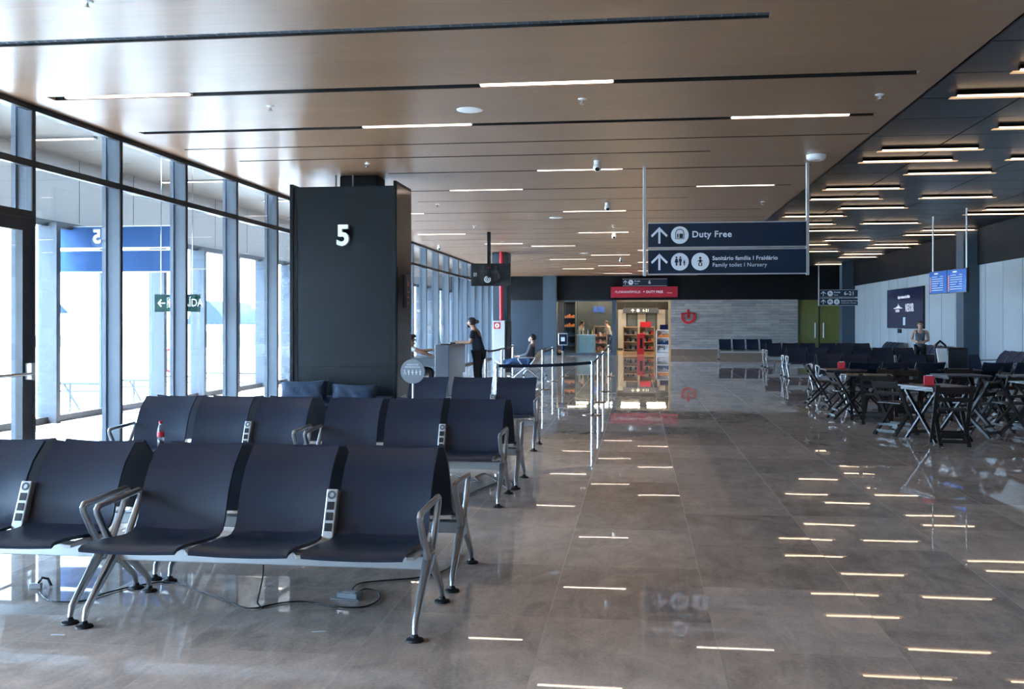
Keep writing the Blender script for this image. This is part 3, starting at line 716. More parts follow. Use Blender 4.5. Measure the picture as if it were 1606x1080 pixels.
def shop_icon(t, x, z, r, y):
    MB().disc(x, z, r, .005, y).build('icon_disc', M['sign_white'], t)
    b = MB().ring(x, z + r * .2, r * .42, r * .5, .003, y - .004, 16, 0, PI)
    b.box(x - r * .5, x - r * .42, y - .004, y - .001, z - r * .45, z + r * .2).box(x + r * .42, x + r * .5, y - .004, y - .001, z - r * .45, z + r * .2)
    b.box(x - r * .3, x - r * .15, y - .004, y - .001, z - r * .3, z + r * .15).box(x - r * .05, x + r * .35, y - .004, y - .001, z - r * .35, z + r * .15).box(x - r * .4, x + r * .45, y - .004, y - .001, z - r * .45, z - r * .38)
    b.build('icon', M['navy'], t)
def plane_icon(t, x, z, r, y, yaw=0):
    MB().disc(x, z, r, .005, y).build('icon_disc', M['sign_white'], t)
    b = MB().prism([(x - r * .6, z + r * .1), (x + r * .55, z - r * .25), (x + r * .6, z - r * .1), (x + r * .1, z + r * .1), (x - r * .1, z + r * .5), (x - r * .25, z + r * .5), (x - r * .15, z + r * .15), (x - r * .5, z + r * .3)], .003, Matrix.Translation((0, y - .004, 0)))
    b.build('icon', M['navy'], t)
def hanging(name, label, Y, px0, px1, zt, hb, gap, zceil, nb=2, posts=True, steel=None):
    x0 = XofY(px0, Y); x1 = XofY(px1, Y); w_ = x1 - x0; t = thing(name, label, 'sign', (x0, Y, 0))
    if posts:
        for x in (0, w_): MB().box(x - .022, x + .022, -.022, .022, zt - nb * hb - (nb - 1) * gap - .03, zceil).build('post', steel or M['alu_light'], t, bevel=.006)
    bs = []
    for i in range(nb):
        z1 = zt - i * (hb + gap)
        o = MB().box(.05, w_ - .025, -.03, .03, z1 - hb, z1).build('board', M['navy'], t)
        MB().box(.045, w_ - .02, -.034, .034, z1, z1 + .014).box(.045, w_ - .02, -.034, .034, z1 - hb - .014, z1 - hb).build('rail', M['alu_light'], o)
        bs.append((o, z1 - hb / 2))
    return t, bs, w_
YS = at_z(1011, 260, ZC).y
zt = at_y(1140, 349.5, YS).z
t, bs, w_ = hanging('hanging_sign', 'large navy two-board sign reading Duty Free, hanging from the wood ceiling', YS, 1011, 1266.5, zt, .335, .045, ZC)
(o1, z1), (o2, z2) = bs; y = -.034
def X_(px): return XofY(px, YS) - XofY(1011, YS)
b = arrow(MB(), X_(1034), z1, .235, y - .001).build('arrow', M['sign_white'], o1); b = arrow(MB(), X_(1034), z2, .235, y - .001).build('arrow', M['sign_white'], o2)
shop_icon(o1, X_(1066), z1, .125, y - .003); text('lettering', 'Duty Free', .125, M['sign_white'], o1, (X_(1085), y, z1 + .005), bold=.022, space=1.08)
toilet_icon(o2, X_(1066), z2, .125, y - .003); baby_icon(o2, X_(1098), z2, .125, y - .003)
text('lettering', 'Sanitário família I Fraldário', .078, M['sign_white'], o2, (X_(1117), y, z2 + .045), bold=.02, space=1.06)
text('lettering', 'Family toilet I Nursery', .078, M['sign_white'], o2, (X_(1117), y, z2 - .05), bold=.004, space=1.05)
q = at_z(1280, 243, ZC)
t = thing('smoke_detector', 'flat white round access point on the ceiling beside the duty free sign', 'ceiling device', (q.x, q.y, ZC))
MB().lathe([(0, -.07), (.10, -.07), (.125, -.05), (.13, 0), (0, 0)]).build('housing', M['white_plastic'], t); MB().lathe([(0, -.073), (.05, -.073), (.05, -.07), (0, -.07)]).build('cover', M['alu_light'], t)
# far sign 6-21
YS2 = at_z(1284, 411, ZD).y; zt = at_y(1325, 454.7, YS2).z
t, bs, w_ = hanging('hanging_sign', 'distant navy two-board sign reading gates 6-21, above the far seats', YS2, 1284, 1366, zt, .30, .06, ZD)
(o1, z1), (o2, z2) = bs
for o_, zz in bs: arrow(MB(), .19, zz, .22, y - .001).build('arrow', M['sign_white'], o_)
plane_icon(o1, .48, z1, .12, y - .003); text('lettering', 'Portão', .10, M['sign_white'], o1, (.64, y, z1 + .055), bold=.02); text('lettering', 'Gate', .09, M['sign_white'], o1, (.64, y, z1 - .06))
text('gate_range', '6-21', .23, M['sign_white'], o1, (1.06, y, z1), bold=.02, space=1.08)
toilet_icon(o2, .48, z2, .12, y - .003); baby_icon(o2, .76, z2, .12, y - .003)
text('lettering', 'Sanitário família I Fraldário', .075, M['sign_white'], o2, (.94, y, z2 + .045), bold=.015); text('lettering', 'Family toilet I Nursery', .07, M['sign_white'], o2, (.94, y, z2 - .05))
# sign and red board over the shop
YS3 = YF - .35; zt = at_y(1010, 437.5, YS3).z
t, bs, w_ = hanging('gate_sign', 'navy sign reading Portão 6, above the red duty free board', YS3, 975, 1047, zt, .31, 0, ZC, nb=1, posts=False)
MB().cyl((.4, 0, zt), (.4, 0, ZC), .015, seg=8).cyl((w_ - .4, 0, zt), (w_ - .4, 0, ZC), .015, seg=8).build('post', M['near_black'], t)
o1, z1 = bs[0]
arrow(MB(), .17, z1, .2, y - .001).build('arrow', M['sign_white'], o1); plane_icon(o1, .43, z1, .12, y - .003)
text('lettering', 'Portão', .10, M['sign_white'], o1, (.60, y, z1 + .055), bold=.02); text('lettering', 'Gate', .09, M['sign_white'], o1, (.60, y, z1 - .06)); text('gate_digit', '6', .24, M['sign_white'], o1, (1.25, y, z1), bold=.02)
YR = YF - .16; a = at_y(958, 449.5, YR); c = at_y(1063, 466, YR)
t = thing('shop_sign', 'long red board lettered duty free above the shop entrance', 'sign', (a.x, YR, c.z))
w_ = c.x - a.x; h_ = a.z - c.z
MB().box(0, w_, 0, .15, 0, h_).build('board', M['sign_red'], t, bevel=.006)
text('lettering', 'FLORIANÓPOLIS', .155, M['number_white'], t, (w_ * .065, -.006, h_ * .5), bold=.004, space=1.05)
text('lettering', 'DUTY FREE', .155, M['number_white'], t, (w_ * .53, -.006, h_ * .5), bold=.025, space=1.02)
text('lettering', 'Traveler', .07, M['number_white'], t, (w_ * .84, -.006, h_ * .42))
b = MB().ring(w_ * .497, h_ * .54, .02, .036, .004, y=-.006, seg=14, a0=PI, a1=2 * PI).box(w_ * .497 - .036, w_ * .497 + .036, -.006, -.002, h_ * .54, h_ * .54 + .014).box(w_ * .497 - .007, w_ * .497 + .007, -.006, -.002, h_ * .5, h_ * .5 + .06)
b.build('emblem', M['number_white'], t)
# red logo on the stone wall: a bowl with a dropped bar
lc = at_y(1079.5, 496, YF - .06)
b = MB(); s_ = .335
D = .05; yy = lc.y - D - .002
b.ring(lc.x, lc.z - .02, s_ * .66, s_, D, y=yy, seg=30, a0=PI, a1=2 * PI)
b.box(lc.x - s_, lc.x - s_ * .66, yy, yy + D, lc.z - .02, lc.z + .17).box(lc.x + s_ * .66, lc.x + s_, yy, yy + D, lc.z - .02, lc.z + .17)
b.box(lc.x - s_, lc.x - .2, yy, yy + D, lc.z + .11, lc.z + .17).box(lc.x + .2, lc.x + s_, yy, yy + D, lc.z + .11, lc.z + .17)
b.box(lc.x - .055, lc.x + .055, yy, yy + D, lc.z - .02, lc.z + .33).box(lc.x - .2, lc.x + .2, yy, yy + D, lc.z + .11, lc.z + .18)
b.disc(lc.x, lc.z - .03, .075, D, y=yy)
props(b.build('wall_logo', M['red']), 'red bowl-shaped logo mounted on the grey stone wall', 'logo')

# ================================================================== CEILING DEVICES
def dev(kind, px, py, label, group):
    q = at_z(px, py, ZC)
    if kind == 'sprinkler':
        t = thing('sprinkler', label, 'sprinkler', (q.x, q.y, ZC), group=group)
        MB().lathe([(0, -.008), (.035, -.008), (.045, 0), (0, 0)], seg=14).build('rosette', M['white_plastic'], t)
        MB().cyl((0, 0, -.045), (0, 0, 0), .009, seg=8).lathe([(0, -.052), (.026, -.052), (.026, -.047), (0, -.047)], seg=10).bar((-.018, 0, -.05), (-.009, 0, -.02), .004, .004).bar((.018, 0, -.05), (.009, 0, -.02), .004, .004).build('nozzle', M['steel'], t)
    elif kind == 'speaker':
        t = thing('ceiling_speaker', label, 'speaker', (q.x, q.y, ZC), group=group)
        MB().lathe([(0, -.012), (.12, -.012), (.14, -.006), (.142, 0), (0, 0)]).build('grille', M['white_plastic'], t)
    else:
        t = thing('ceiling_camera', label, 'camera', (q.x, q.y, ZC), group=group)
        MB().cyl((0, 0, -.06), (0, 0, 0), .05, seg=16).build('mount', M['white_plastic'], t); MB().ball((0, 0, -.09), .062).build('dome', M['white_plastic'], t)
        MB().ball((0, -.03, -.115), .035).build('lens', M['near_black'], t)
dev('speaker', 737, 172, 'white round speaker in the wood ceiling, nearest the camera', 'ceiling speakers')
dev('speaker', 872, 341, 'white round speaker in the wood ceiling, beyond the pillar', 'ceiling speakers')
dev('speaker', 916, 397, 'white round speaker in the wood ceiling, farthest one', 'ceiling speakers')
dev('camera', 937, 252, 'white dome camera on the wood ceiling, nearest one', 'dome cameras')
dev('camera', 953, 318, 'white dome camera on the wood ceiling, middle one', 'dome cameras')
dev('camera', 963, 365, 'white dome camera on the wood ceiling, beyond the middle one', 'dome cameras')
dev('camera', 974, 404, 'white dome camera on the wood ceiling, farthest near the shop', 'dome cameras')
dev('camera', 689, 384, 'white dome camera above the glass wall behind the pillar', 'dome cameras')
for i, (px, py) in enumerate([(137, 2), (424, 166), (913, 155), (1380, 148), (576, 256), (686, 320), (744, 354), (1196, 316), (788, 379), (834, 406), (962, 353), (970, 396), (978, 421)]):
    dev('sprinkler', px, py, ['small silver sprinkler at the top edge of the ceiling, nearest', 'small silver sprinkler between the windows and the speaker', 'small silver sprinkler beyond the nearest speaker', 'small silver sprinkler near the dark ceiling edge',
        'small silver sprinkler above the pillar top', 'small sprinkler just beyond the pillar', 'small sprinkler between the pillar and the monitor', 'small sprinkler behind the duty free sign', 'small sprinkler beside the monitor pole',
        'small sprinkler past the column with the red pipe', 'tiny sprinkler beside the third dome camera', 'tiny sprinkler beyond the farthest speaker', 'tiny sprinkler nearest the shop front'][i], 'ceiling sprinklers')
# ================================================================== PEOPLE
def skin_mesh(vs, es, sub=2):
    """vs: (x, y, z, r); es: pairs; vertex 0 is the root. One continuous surface grown along the edges"""
    me = bpy.data.meshes.new('tmp'); me.from_pydata([v[:3] for v in vs], es, []); o = bpy.data.objects.new('tmp', me); C.objects.link(o)
    m = o.modifiers.new('s', 'SKIN'); m.branch_smoothing = .6; m.use_smooth_shade = True
    for i, v in enumerate(vs):
        sv = me.skin_vertices[0].data[i]; r = v[3]; sv.radius = (r, r) if not isinstance(r, tuple) else r
        sv.use_root = (i == 0)
    sb_ = o.modifiers.new('d', 'SUBSURF'); sb_.levels = sub; sb_.render_levels = sub
    dg = bpy.context.evaluated_depsgraph_get(); out = bpy.data.meshes.new_from_object(o.evaluated_get(dg)); bpy.data.objects.remove(o)
    return out
def chain(vs, es, start, pts):
    prev = start
    for p in pts: vs.append(p); es.append((prev, len(vs) - 1)); prev = len(vs) - 1
    return prev
def lerp(a, b, t): return tuple(a[i] + (b[i] - a[i]) * t for i in range(3))
def hand(vs, es, wrist, d, side):
    """five fingers from a palm; d: direction the hand points, side: thumb side"""
    d = Vector(d).normalized(); s_ = Vector(side); s_ = (s_ - d * s_.dot(d)).normalized(); n = d.cross(s_)
    w_ = Vector(vs[wrist][:3]); pal = w_ + d * .05
    vs.append((*pal, (.034, .018))); es.append((wrist, len(vs) - 1)); pi_ = len(vs) - 1
    for k, ln in zip((-1.5, -.5, .5, 1.5), (.058, .072, .078, .07)):
        b0 = pal + s_ * (k * .018) + d * .04; b1 = b0 + d * ln * .5 - n * .006; b2 = b1 + d * ln * .42 - n * .018
        chain(vs, es, pi_, [(*b0, .0095), (*b1, .0088), (*b2, .0075)])
    t0 = w_ + d * .03 + s_ * .034; t1 = t0 + d * .035 + s_ * .022; chain(vs, es, pi_, [(*t0, .011), (*t1, .0095), (*(t1 + d * .025), .008)])
def person(name, label, loc, rz, J, skinm, shirtm, legm, hairm, shoem, sleeve=.5, hair='short', scale=1.0, mask=False, sleeveless=False, bare_legs=False, look=0.0):
    """J: joints in a local frame that looks along +Y: pelvis, chest, neck, head, and per side L/R shoulder, elbow, wrist, hand direction, hip, knee, ankle, toe"""
    t = thing(name, label, 'person', loc, rz); t.scale = (scale,) * 3
    g = lambda n: J[n]
    vs = [(*g('pelvis'), .125)]; es = []
    mid_ = lerp(g('pelvis'), g('chest'), .5)
    a = chain(vs, es, 0, [(*mid_, .12), (*g('chest'), .138), (*g('neck'), .056)]); chest_i = 2
    hd = Vector(g('head')); nk = Vector(g('neck'))
    a = chain(vs, es, a, [(*lerp(nk, hd, .45), .055), (*hd, .082), (*(hd + (hd - nk).normalized() * .07), .072)])
    for s_ in 'LR':
        sh, el, wr = g('sh' + s_), g('el' + s_), g('wr' + s_)
        e = chain(vs, es, chest_i, [(*sh, .062), (*lerp(sh, el, .4), .053), (*el, .042), (*lerp(el, wr, .35), .042), (*wr, .028)])
        hand(vs, es, e, g('hd' + s_), g('th' + s_))
        hp, kn, an, to = g('hp' + s_), g('kn' + s_), g('an' + s_), g('to' + s_)
        chain(vs, es, 0, [(*hp, .088), (*lerp(hp, kn, .5), .074), (*kn, .052), (*lerp(kn, an, .35), .05), (*an, .032), (*to, .03)])
    body = skin_mesh(vs, es)
    b = MB(); b.b.from_mesh(body)
    Rl = Matrix.Rotation(look, 4, 'Z'); H = Matrix.Translation(hd) @ Rl
    # the face: nose, brow, lips, ears and eyes
    def at(v): return tuple(H @ Vector(v))
    b.ball(at((0, .088, -.005)), .016, (.8, 1, 1.5), 8); b.ball(at((0, .078, -.045)), .018, (1.3, .6, .5), 8); b.ball(at((0, .06, -.075)), .028, (1, .8, .7), 8)
    for q in (-1, 1): b.ball(at((q * .082, 0, 0)), .022, (.4, .8, 1.3), 8); b.ball(at((q * .03, .072, .022)), .014, (1, .6, .7), 8)
    b.build('body', skinm, t)
    e_ = MB()
    for q in (-1, 1): e_.ball(at((q * .03, .083, .022)), .007, (1, .6, 1), 8)
    e_.build('eye', M['hair'], t)
    hb = MB()
    hb.ball(at((0, -.018, .032)), .099, (.93, 1.0, .98), 16)
    if hair == 'bun': hb.ball(at((0, -.135, .03)), .045, (1, 1, .9), 10); hb.ball(at((0, -.10, .02)), .04, (1, 1, 1), 10); hb.ball(at((0, .055, -.065)), .045, (1.1, .8, .8), 10)
    if hair == 'curly':
        for k in range(26): hb.ball(at((.085 * math.cos(k * 2.4), -.02 + .085 * math.sin(k * 2.4), .03 + .07 * (k / 26))), .035, (1, 1, 1), 8)
    if hair == 'pulled': hb.ball(at((0, -.10, -.01)), .04, (1, 1, 1), 10)
    for v in hb.b.verts:   # keep the face free
        l_ = H.inverted() @ v.co
        if l_.y > .045 and l_.z < .055 and hair != 'bun': v.co = H @ Vector((l_.x * .8, .03, l_.z))
        if hair == 'bun' and l_.y > .045 and -.04 < l_.z < .055: v.co = H @ Vector((l_.x * .8, .03, l_.z))
    hb.build('hair', hairm, t)
    if mask:
        MB().ball(at((0, .068, -.042)), .05, (1.0, .7, .85), 12).build('face_mask', M['white_plastic'], t)
    # clothes follow the body a little outside it
    vs = [(*lerp(g('pelvis'), g('chest'), -.30), .135)]; es = []
    a = chain(vs, es, 0, [(*lerp(g('pelvis'), g('chest'), .1), .155), (*mid_, .150), (*g('chest'), .158), (*lerp(g('chest'), g('neck'), .72), .078)])
    if not sleeveless:
        for s_ in 'LR':
            sh, el, wr = g('sh' + s_), g('el' + s_), g('wr' + s_)
            if sleeve <= 1: chain(vs, es, 3, [(*sh, .066), (*lerp(sh, el, sleeve), .058)])
            else: chain(vs, es, 3, [(*sh, .066), (*el, .05), (*lerp(el, wr, .9), .036)])
    else:
        for s_ in 'LR': chain(vs, es, 3, [((.10 if s_ == 'R' else -.10), g('chest')[1] + .01, g('chest')[2] + .07, .075), ((.10 if s_ == 'R' else -.10), g('chest')[1], g('chest')[2] + .135, .05)])
    o = bpy.data.objects.new('shirt', skin_mesh(vs, es)); C.objects.link(o); o.parent = t; o.data.materials.append(shirtm)
    vs = [(*g('pelvis'), .128)]; es = []
    for s_ in 'LR':
        hp, kn, an = g('hp' + s_), g('kn' + s_), g('an' + s_); chain(vs, es, 0, [(*hp, .1), (*lerp(hp, kn, .5), .088), (*kn, .066), (*lerp(kn, an, .5), .062), (*lerp(kn, an, .93), .05)])
    o = bpy.data.objects.new('trousers', skin_mesh(vs, es)); C.objects.link(o); o.parent = t; o.data.materials.append(legm)
    for s_ in 'LR':
        an, to = Vector(g('an' + s_)), Vector(g('to' + s_)); dd = (to - an); back_ = an - dd * .35
        MB().tube([back_ + Vector((0, 0, -.01)), an + Vector((0, 0, .0)), lerp(an, to, .6), to + dd * .25], .045, 10, rs=[.03, .048, .044, .026], flat=.9).build('shoe', shoem, t)
    return t
def standing(lean=0.0, arms='down', h=1.68):
    J = dict(pelvis=(0, 0, .93), chest=(0, .02 + lean * .6, 1.27), neck=(0, .02 + lean, 1.43), head=(0, .05 + lean * 1.25, 1.545))
    for s_, q in (('L', -1), ('R', 1)):
        J['hp' + s_] = (q * .09, 0, .87); J['kn' + s_] = (q * .10, .03, .48); J['an' + s_] = (q * .11, -.02, .09); J['to' + s_] = (q * .13, .13, .04)
        J['sh' + s_] = (q * .185, .01 + lean * .8, 1.37)
        if arms == 'down': J['el' + s_] = (q * .235, -.03 + lean * .5, 1.09); J['wr' + s_] = (q * .24, .03 + lean * .4, .85); J['hd' + s_] = (0, .1, -1); J['th' + s_] = (-q * .3, 1, 0)
        if arms == 'counter': J['el' + s_] = (q * .21, .04 + lean * .8, 1.12); J['wr' + s_] = (q * .12, .28 + lean, 1.13); J['hd' + s_] = (-q * .25, 1, .05); J['th' + s_] = (-q, .1, .4)
        if arms == 'clasp': J['el' + s_] = (q * .24, -.01, 1.09); J['wr' + s_] = (q * .05, .20, 1.03); J['hd' + s_] = (-q, .25, -.1); J['th' + s_] = (0, .3, 1)
    return J
def sitting(arms='lap', recline=0.0, legs='down'):
    J = dict(pelvis=(0, 0, .55), chest=(0, -.02 - recline * .5, .90), neck=(0, .0 - recline, 1.06), head=(0, .03 - recline, 1.175))
    for s_, q in (('L', -1), ('R', 1)):
        J['hp' + s_] = (q * .09, .05, .53)
        if legs == 'down': J['kn' + s_] = (q * .11, .46, .52); J['an' + s_] = (q * .11, .46, .09); J['to' + s_] = (q * .12, .60, .04)
        else: J['kn' + s_] = (q * .12, .44, .58); J['an' + s_] = (q * .10, .82, .50 if q > 0 else .30); J['to' + s_] = (q * .1, .93, .56 if q > 0 else .38)
        J['sh' + s_] = (q * .18, .0 - recline * .7, 1.0); 
        if arms == 'lap': J['el' + s_] = (q * .23, .05 - recline * .3, .76); J['wr' + s_] = (q * .10, .26, .68); J['hd' + s_] = (-q * .4, 1, 0); J['th' + s_] = (-q, .2, .5)
        else: J['el' + s_] = (q * .20, .24, .92); J['wr' + s_] = (q * .14, .47, .96 if q < 0 else .84); J['hd' + s_] = (0, 1, .1); J['th' + s_] = (-q, .1, .3)
    return J
# gate counter -------------------------------------------------------------------
t = thing('gate_counter', 'grey boarding gate counter with a lower desk behind the pillar', 'counter', (-3.92, 20.35, 0))
MB().box(-.30, 0, 0, 2.0, .42, 1.085).box(-.26, -.04, .12, 1.9, 0, .42).build('high_front', M['counter'], t, bevel=.012)
MB().box(-1.25, -.30, .25, 1.7, .76, .80).box(-1.25, -.30, .22, .25, .62, .80).build('desk_top', M['counter'], t, bevel=.006)
MB().box(-1.22, -1.18, .3, 1.65, 0, .76).box(-.36, -.32, .3, 1.65, 0, .76).build('desk_panel', M['counter_side'], t)
t = thing('laptop', 'open black laptop on top of the gate counter', 'laptop', (-4.05, 20.75, 1.085), R(100))
MB().box(-.17, .17, -.12, .12, 0, .018).build('keyboard_base', M['black'], t)
MB().box(-.17, .17, 0, .008, 0, .22, Matrix.Translation((0, .12, .015)) @ Matrix.Rotation(R(-12), 4, 'X')).build('screen', M['black'], t)
t = thing('card_reader', 'small dark reader lying on the gate counter beside the laptop', 'reader', (-4.04, 21.35, 1.085), R(20))
MB().box(-.06, .06, -.09, .09, 0, .035).build('case', M['black'], t, bevel=.008); MB().box(-.045, .045, .02, .08, .035, .038).build('display', M['grey_plastic'], t)
person('person', 'staff member in navy polo shirt with hair in a bun, leaning at the gate counter', (-3.42, 21.2, 0), R(82), standing(.10, 'counter'), M['skin'], M['shirt_navy'], M['trousers'], M['hair'], M['black'], sleeve=.75, hair='bun')
person('person', 'person with short curly hair sitting at the gate desk, reaching forward', (-4.92, 21.1, 0), R(-78), sitting('reach'), M['skin'], M['shirt_white'], M['trousers'], M['hair'], M['black'], sleeve=.6, hair='curly')
t = thing('office_chair', 'black office chair under the person at the gate desk', 'chair', (-4.95, 21.1, 0), R(-78))
MB().box(-.22, .22, -.2, .22, .40, .45).build('seat', M['black'], t, bevel=.02); MB().box(-.2, .2, -.27, -.22, .55, .95).build('backrest', M['black'], t, bevel=.02)
MB().cyl((0, 0, .05), (0, 0, .4), .025, seg=10).bar((0, -.2, .42), (0, -.26, .6), .05, .02).build('column', M['steel'], t)
bb = MB()
for k in range(5): bb.bar((0, 0, .07), (.26 * math.cos(k * 1.2566), .26 * math.sin(k * 1.2566), .05), .04, .025); bb.cyl((.26 * math.cos(k * 1.2566), .26 * math.sin(k * 1.2566), 0), (.26 * math.cos(k * 1.2566), .26 * math.sin(k * 1.2566), .05), .02, seg=8)
bb.build('star_base', M['black'], t)
person('person', 'masked traveller in jeans reclining on the bench seen from the side', (-2.98, 27.15, -.06), R(90), sitting('lap', .12, 'up'), M['skin_light'], M['top_grey'], M['jeans'], M['hair'], M['white_plastic'], sleeve=1.5, mask=True)
wp = at_y(1443, 500, 30.0)
person('person', 'woman in a grey sleeveless top and black trousers, hands clasped, near the white wall', (wp.x, 30.0, 0), R(168), standing(0, 'clasp'), M['skin_light'], M['top_grey'], M['trousers'], M['hair_grey'], M['black'], sleeveless=True, hair='pulled', scale=.96)
# monitor on its ceiling pole ------------------------------------------------------
q = at_z(767, 364, ZC); YT = q.y
c = at_y(769, 430.5, YT)
t = thing('hanging_monitor', 'black monitor hanging from the ceiling with its back and cables showing', 'monitor', (c.x, YT, c.z))
MB().box(-.49, .49, .02, .075, -.28, .28).build('case', M['near_black'], t, bevel=.008)
MB().box(-.475, .475, .075, .08, -.265, .265).build('screen', M['black'], t)
MB().box(-.25, .25, -.005, .02, -.17, .12).box(-.2, -.16, -.03, .01, -.22, .22).box(.12, .16, -.03, .01, -.22, .22).box(-.22, .2, -.045, -.02, .03, .09).build('bracket', M['black'], t)
MB().box(-.065, .015, -.09, -.02, -.08, ZC - c.z).build('pole', M['near_black'], t)
MB().ring(-.06, -.12, .055, .085, .03, y=-.09, seg=20).ring(-.06, -.12, .02, .04, .03, y=-.09, seg=16).build('cable_coil', M['alu_light'], t)
MB().tube([(-.38, -.02, .0), (-.34, -.05, -.05), (-.25, -.05, .02), (-.15, -.06, .05), (-.06, -.08, -.03)], .009, 6).tube([(.2, -.02, .1), (.3, -.05, -.06), (.22, -.05, -.14), (.1, -.05, -.17)], .01, 6).build('cable', M['cable'], t)
MB().box(-.42, -.34, -.02, .02, -.04, .05).build('adapter', M['grey_plastic'], t)
MB().ball((-.02, -.085, .17), .016).build('indicator_lamp', M['red'], t)
# column with red pipe and hydrant cabinet ------------------------------------------
YC = 31.2; ca = XofY(771, YC); cb = XofY(797, YC)
struct(MB().box(ca, cb, YC, YC + .75, 0, ZC).build('trim_11', M['column_blue'], bevel=.05))
pa = XofY(787, YC)
props(MB().cyl((pa, YC - .12, 1.6), (pa, YC - .12, ZC), .058, seg=14).cyl((pa, YC - .12, 3.1), (pa, YC - .12, 3.16), .075, seg=14).build('fire_pipe', M['red']), 'red fire main running down the dark column', 'pipe')
xa = XofY(773, YC - .45); xb = XofY(792, YC - .45); zt = at_y(780, 502.5, YC - .45).z
t = thing('hydrant_cabinet', 'pale tall fire hydrant cabinet at the foot of the dark column', 'cabinet', (xa, YC - .45, 0))
MB().box(0, xb - xa, 0, .40, 0, zt).build('case', M['alu_light'], t, bevel=.01)
MB().box(.015, xb - xa - .015, -.012, 0, .06, zt - .04).build('door', M['alu_light'], t)
MB().box(.03, .24, -.02, -.012, zt - .26, zt - .05).build('plaque', M['red'], t); MB().disc(.135, zt - .155, .07, .004, y=-.024, seg=20).build('plaque_disc', M['number_white'], t)
MB().box(.1, .17, -.028, -.024, zt - .18, zt - .16).box(.12, .15, -.028, -.024, zt - .17, zt - .12).build('plaque_symbol', M['red'], t)
props(MB().box(xb + .03, xb + .16, YC - .42, YC - .1, 0, zt - .02).build('cabinet', M['near_black']), 'narrow dark locker standing beside the hydrant cabinet', 'cabinet')
# stanchions -----------------------------------------------------------------------
PH = .915
def stanchion():
    t = thing('barrier_post', 'x', 'barrier post', group='steel barrier posts of the boarding queue')
    MB().lathe([(0, .03), (.05, .028), (.15, .014), (.165, .008), (.168, 0), (0, 0)], seg=32).build('base', M['steel'], t)
    MB().cyl((0, 0, .02), (0, 0, PH - .06), .03, seg=20).build('tube', M['steel'], t)
    MB().lathe([(0, PH), (.026, PH), (.034, PH - .006), (.034, PH - .07), (0, PH - .07)]).build('belt_head', M['alu'], t)
    return t
st0 = stanchion(); SP_ = {}
def pt(px, py): return at_z(px, py, PH)
PL = [('a', 779, 570, 'nearest steel barrier post, just behind the third-row bench'), ('b', 929, 565.3, 'front barrier post at the aisle corner of the queue'), ('c', 938.5, 557, 'second barrier post along the aisle side of the queue'),
      ('d', 946.3, 550, 'third barrier post along the aisle side of the queue'), ('e', 955, 540.5, 'last barrier post along the aisle side, nearest the shop glass'), ('f', 851.3, 548.7, 'barrier post in the middle lane, nearer one'),
      ('g', 867.2, 543.6, 'barrier post in the middle lane, farther one'), ('h', 804.5, 540.2, 'barrier post beside the foot of the dark column'), ('i', 762, 548, 'barrier post beside the staff member in navy'), ('j', 787.3, 544.5, 'barrier post in front of the hydrant cabinet')]
for i, (k, px, py, lb) in enumerate(PL):
    q = pt(px, py); SP_[k] = Vector((q.x, q.y, 0))
    if i == 0: st0.location = SP_[k]; st0['label'] = lb
    else: copy_tree(st0, None, lb, SP_[k])
def belt(a, b_, label, m=None, sag=.02):
    A, B = SP_[a], SP_[b_]; z = PH - .035; d = (B - A).normalized(); A = A + d * .034; B = B - d * .034; bm_ = MB()
    n = 8; 
    for i in range(n):
        p0 = A.lerp(B, i / n); p1 = A.lerp(B, (i + 1) / n); z0 = z - sag * 4 * (i / n) * (1 - i / n); z1 = z - sag * 4 * ((i + 1) / n) * (1 - (i + 1) / n)
        bm_.bar((p0.x, p0.y, z0), (p1.x, p1.y, z1), .004, .05)
    props(bm_.build('barrier_belt', m or M['belt']), label, 'barrier belt', 'belts of the boarding queue')
belt('a', 'b', 'navy belt stretched across the front of the queue'); belt('b', 'c', 'dark belt from the corner post to the second aisle post', M['cable']); belt('c', 'd', 'dark belt from the second to the third aisle post', M['cable'])
belt('d', 'e', 'dark belt from the third to the last aisle post', M['cable']); belt('f', 'g', 'dark belt between the two middle lane posts', M['cable']); belt('i', 'j', 'dark belt from the staff member to the hydrant cabinet', M['cable']); belt('j', 'h', 'short dark belt at the dark column', M['cable'])
# information sign on its stand
q = at_z(883, 590, 0); ztop = at_y(883, 522, q.y).z
t = thing('sign_stand', 'small blue notice in a pale rounded frame on a steel pole, by the queue', 'sign', (q.x, q.y, 0))
MB().lathe([(0, .03), (.15, .014), (.165, 0), (0, 0)]).build('base', M['steel'], t); MB().cyl((0, 0, .02), (0, 0, ztop - .3), .035, seg=16).build('pole', M['alu_light'], t)
MB().cyl((0, 0, .74), (0, 0, .90), .04, seg=16).build('sleeve', M['navy_blue'], t)
MB().box(-.14, .14, -.045, -.015, ztop - .36, ztop).build('frame', M['alu_light'], t, bevel=.02); MB().box(-.115, .115, -.05, -.044, ztop - .33, ztop - .03).build('panel', M['navy'], t)
MB().box(-.055, .055, -.053, -.05, ztop - .24, ztop - .12).build('panel_field', M['sign_white'], t)

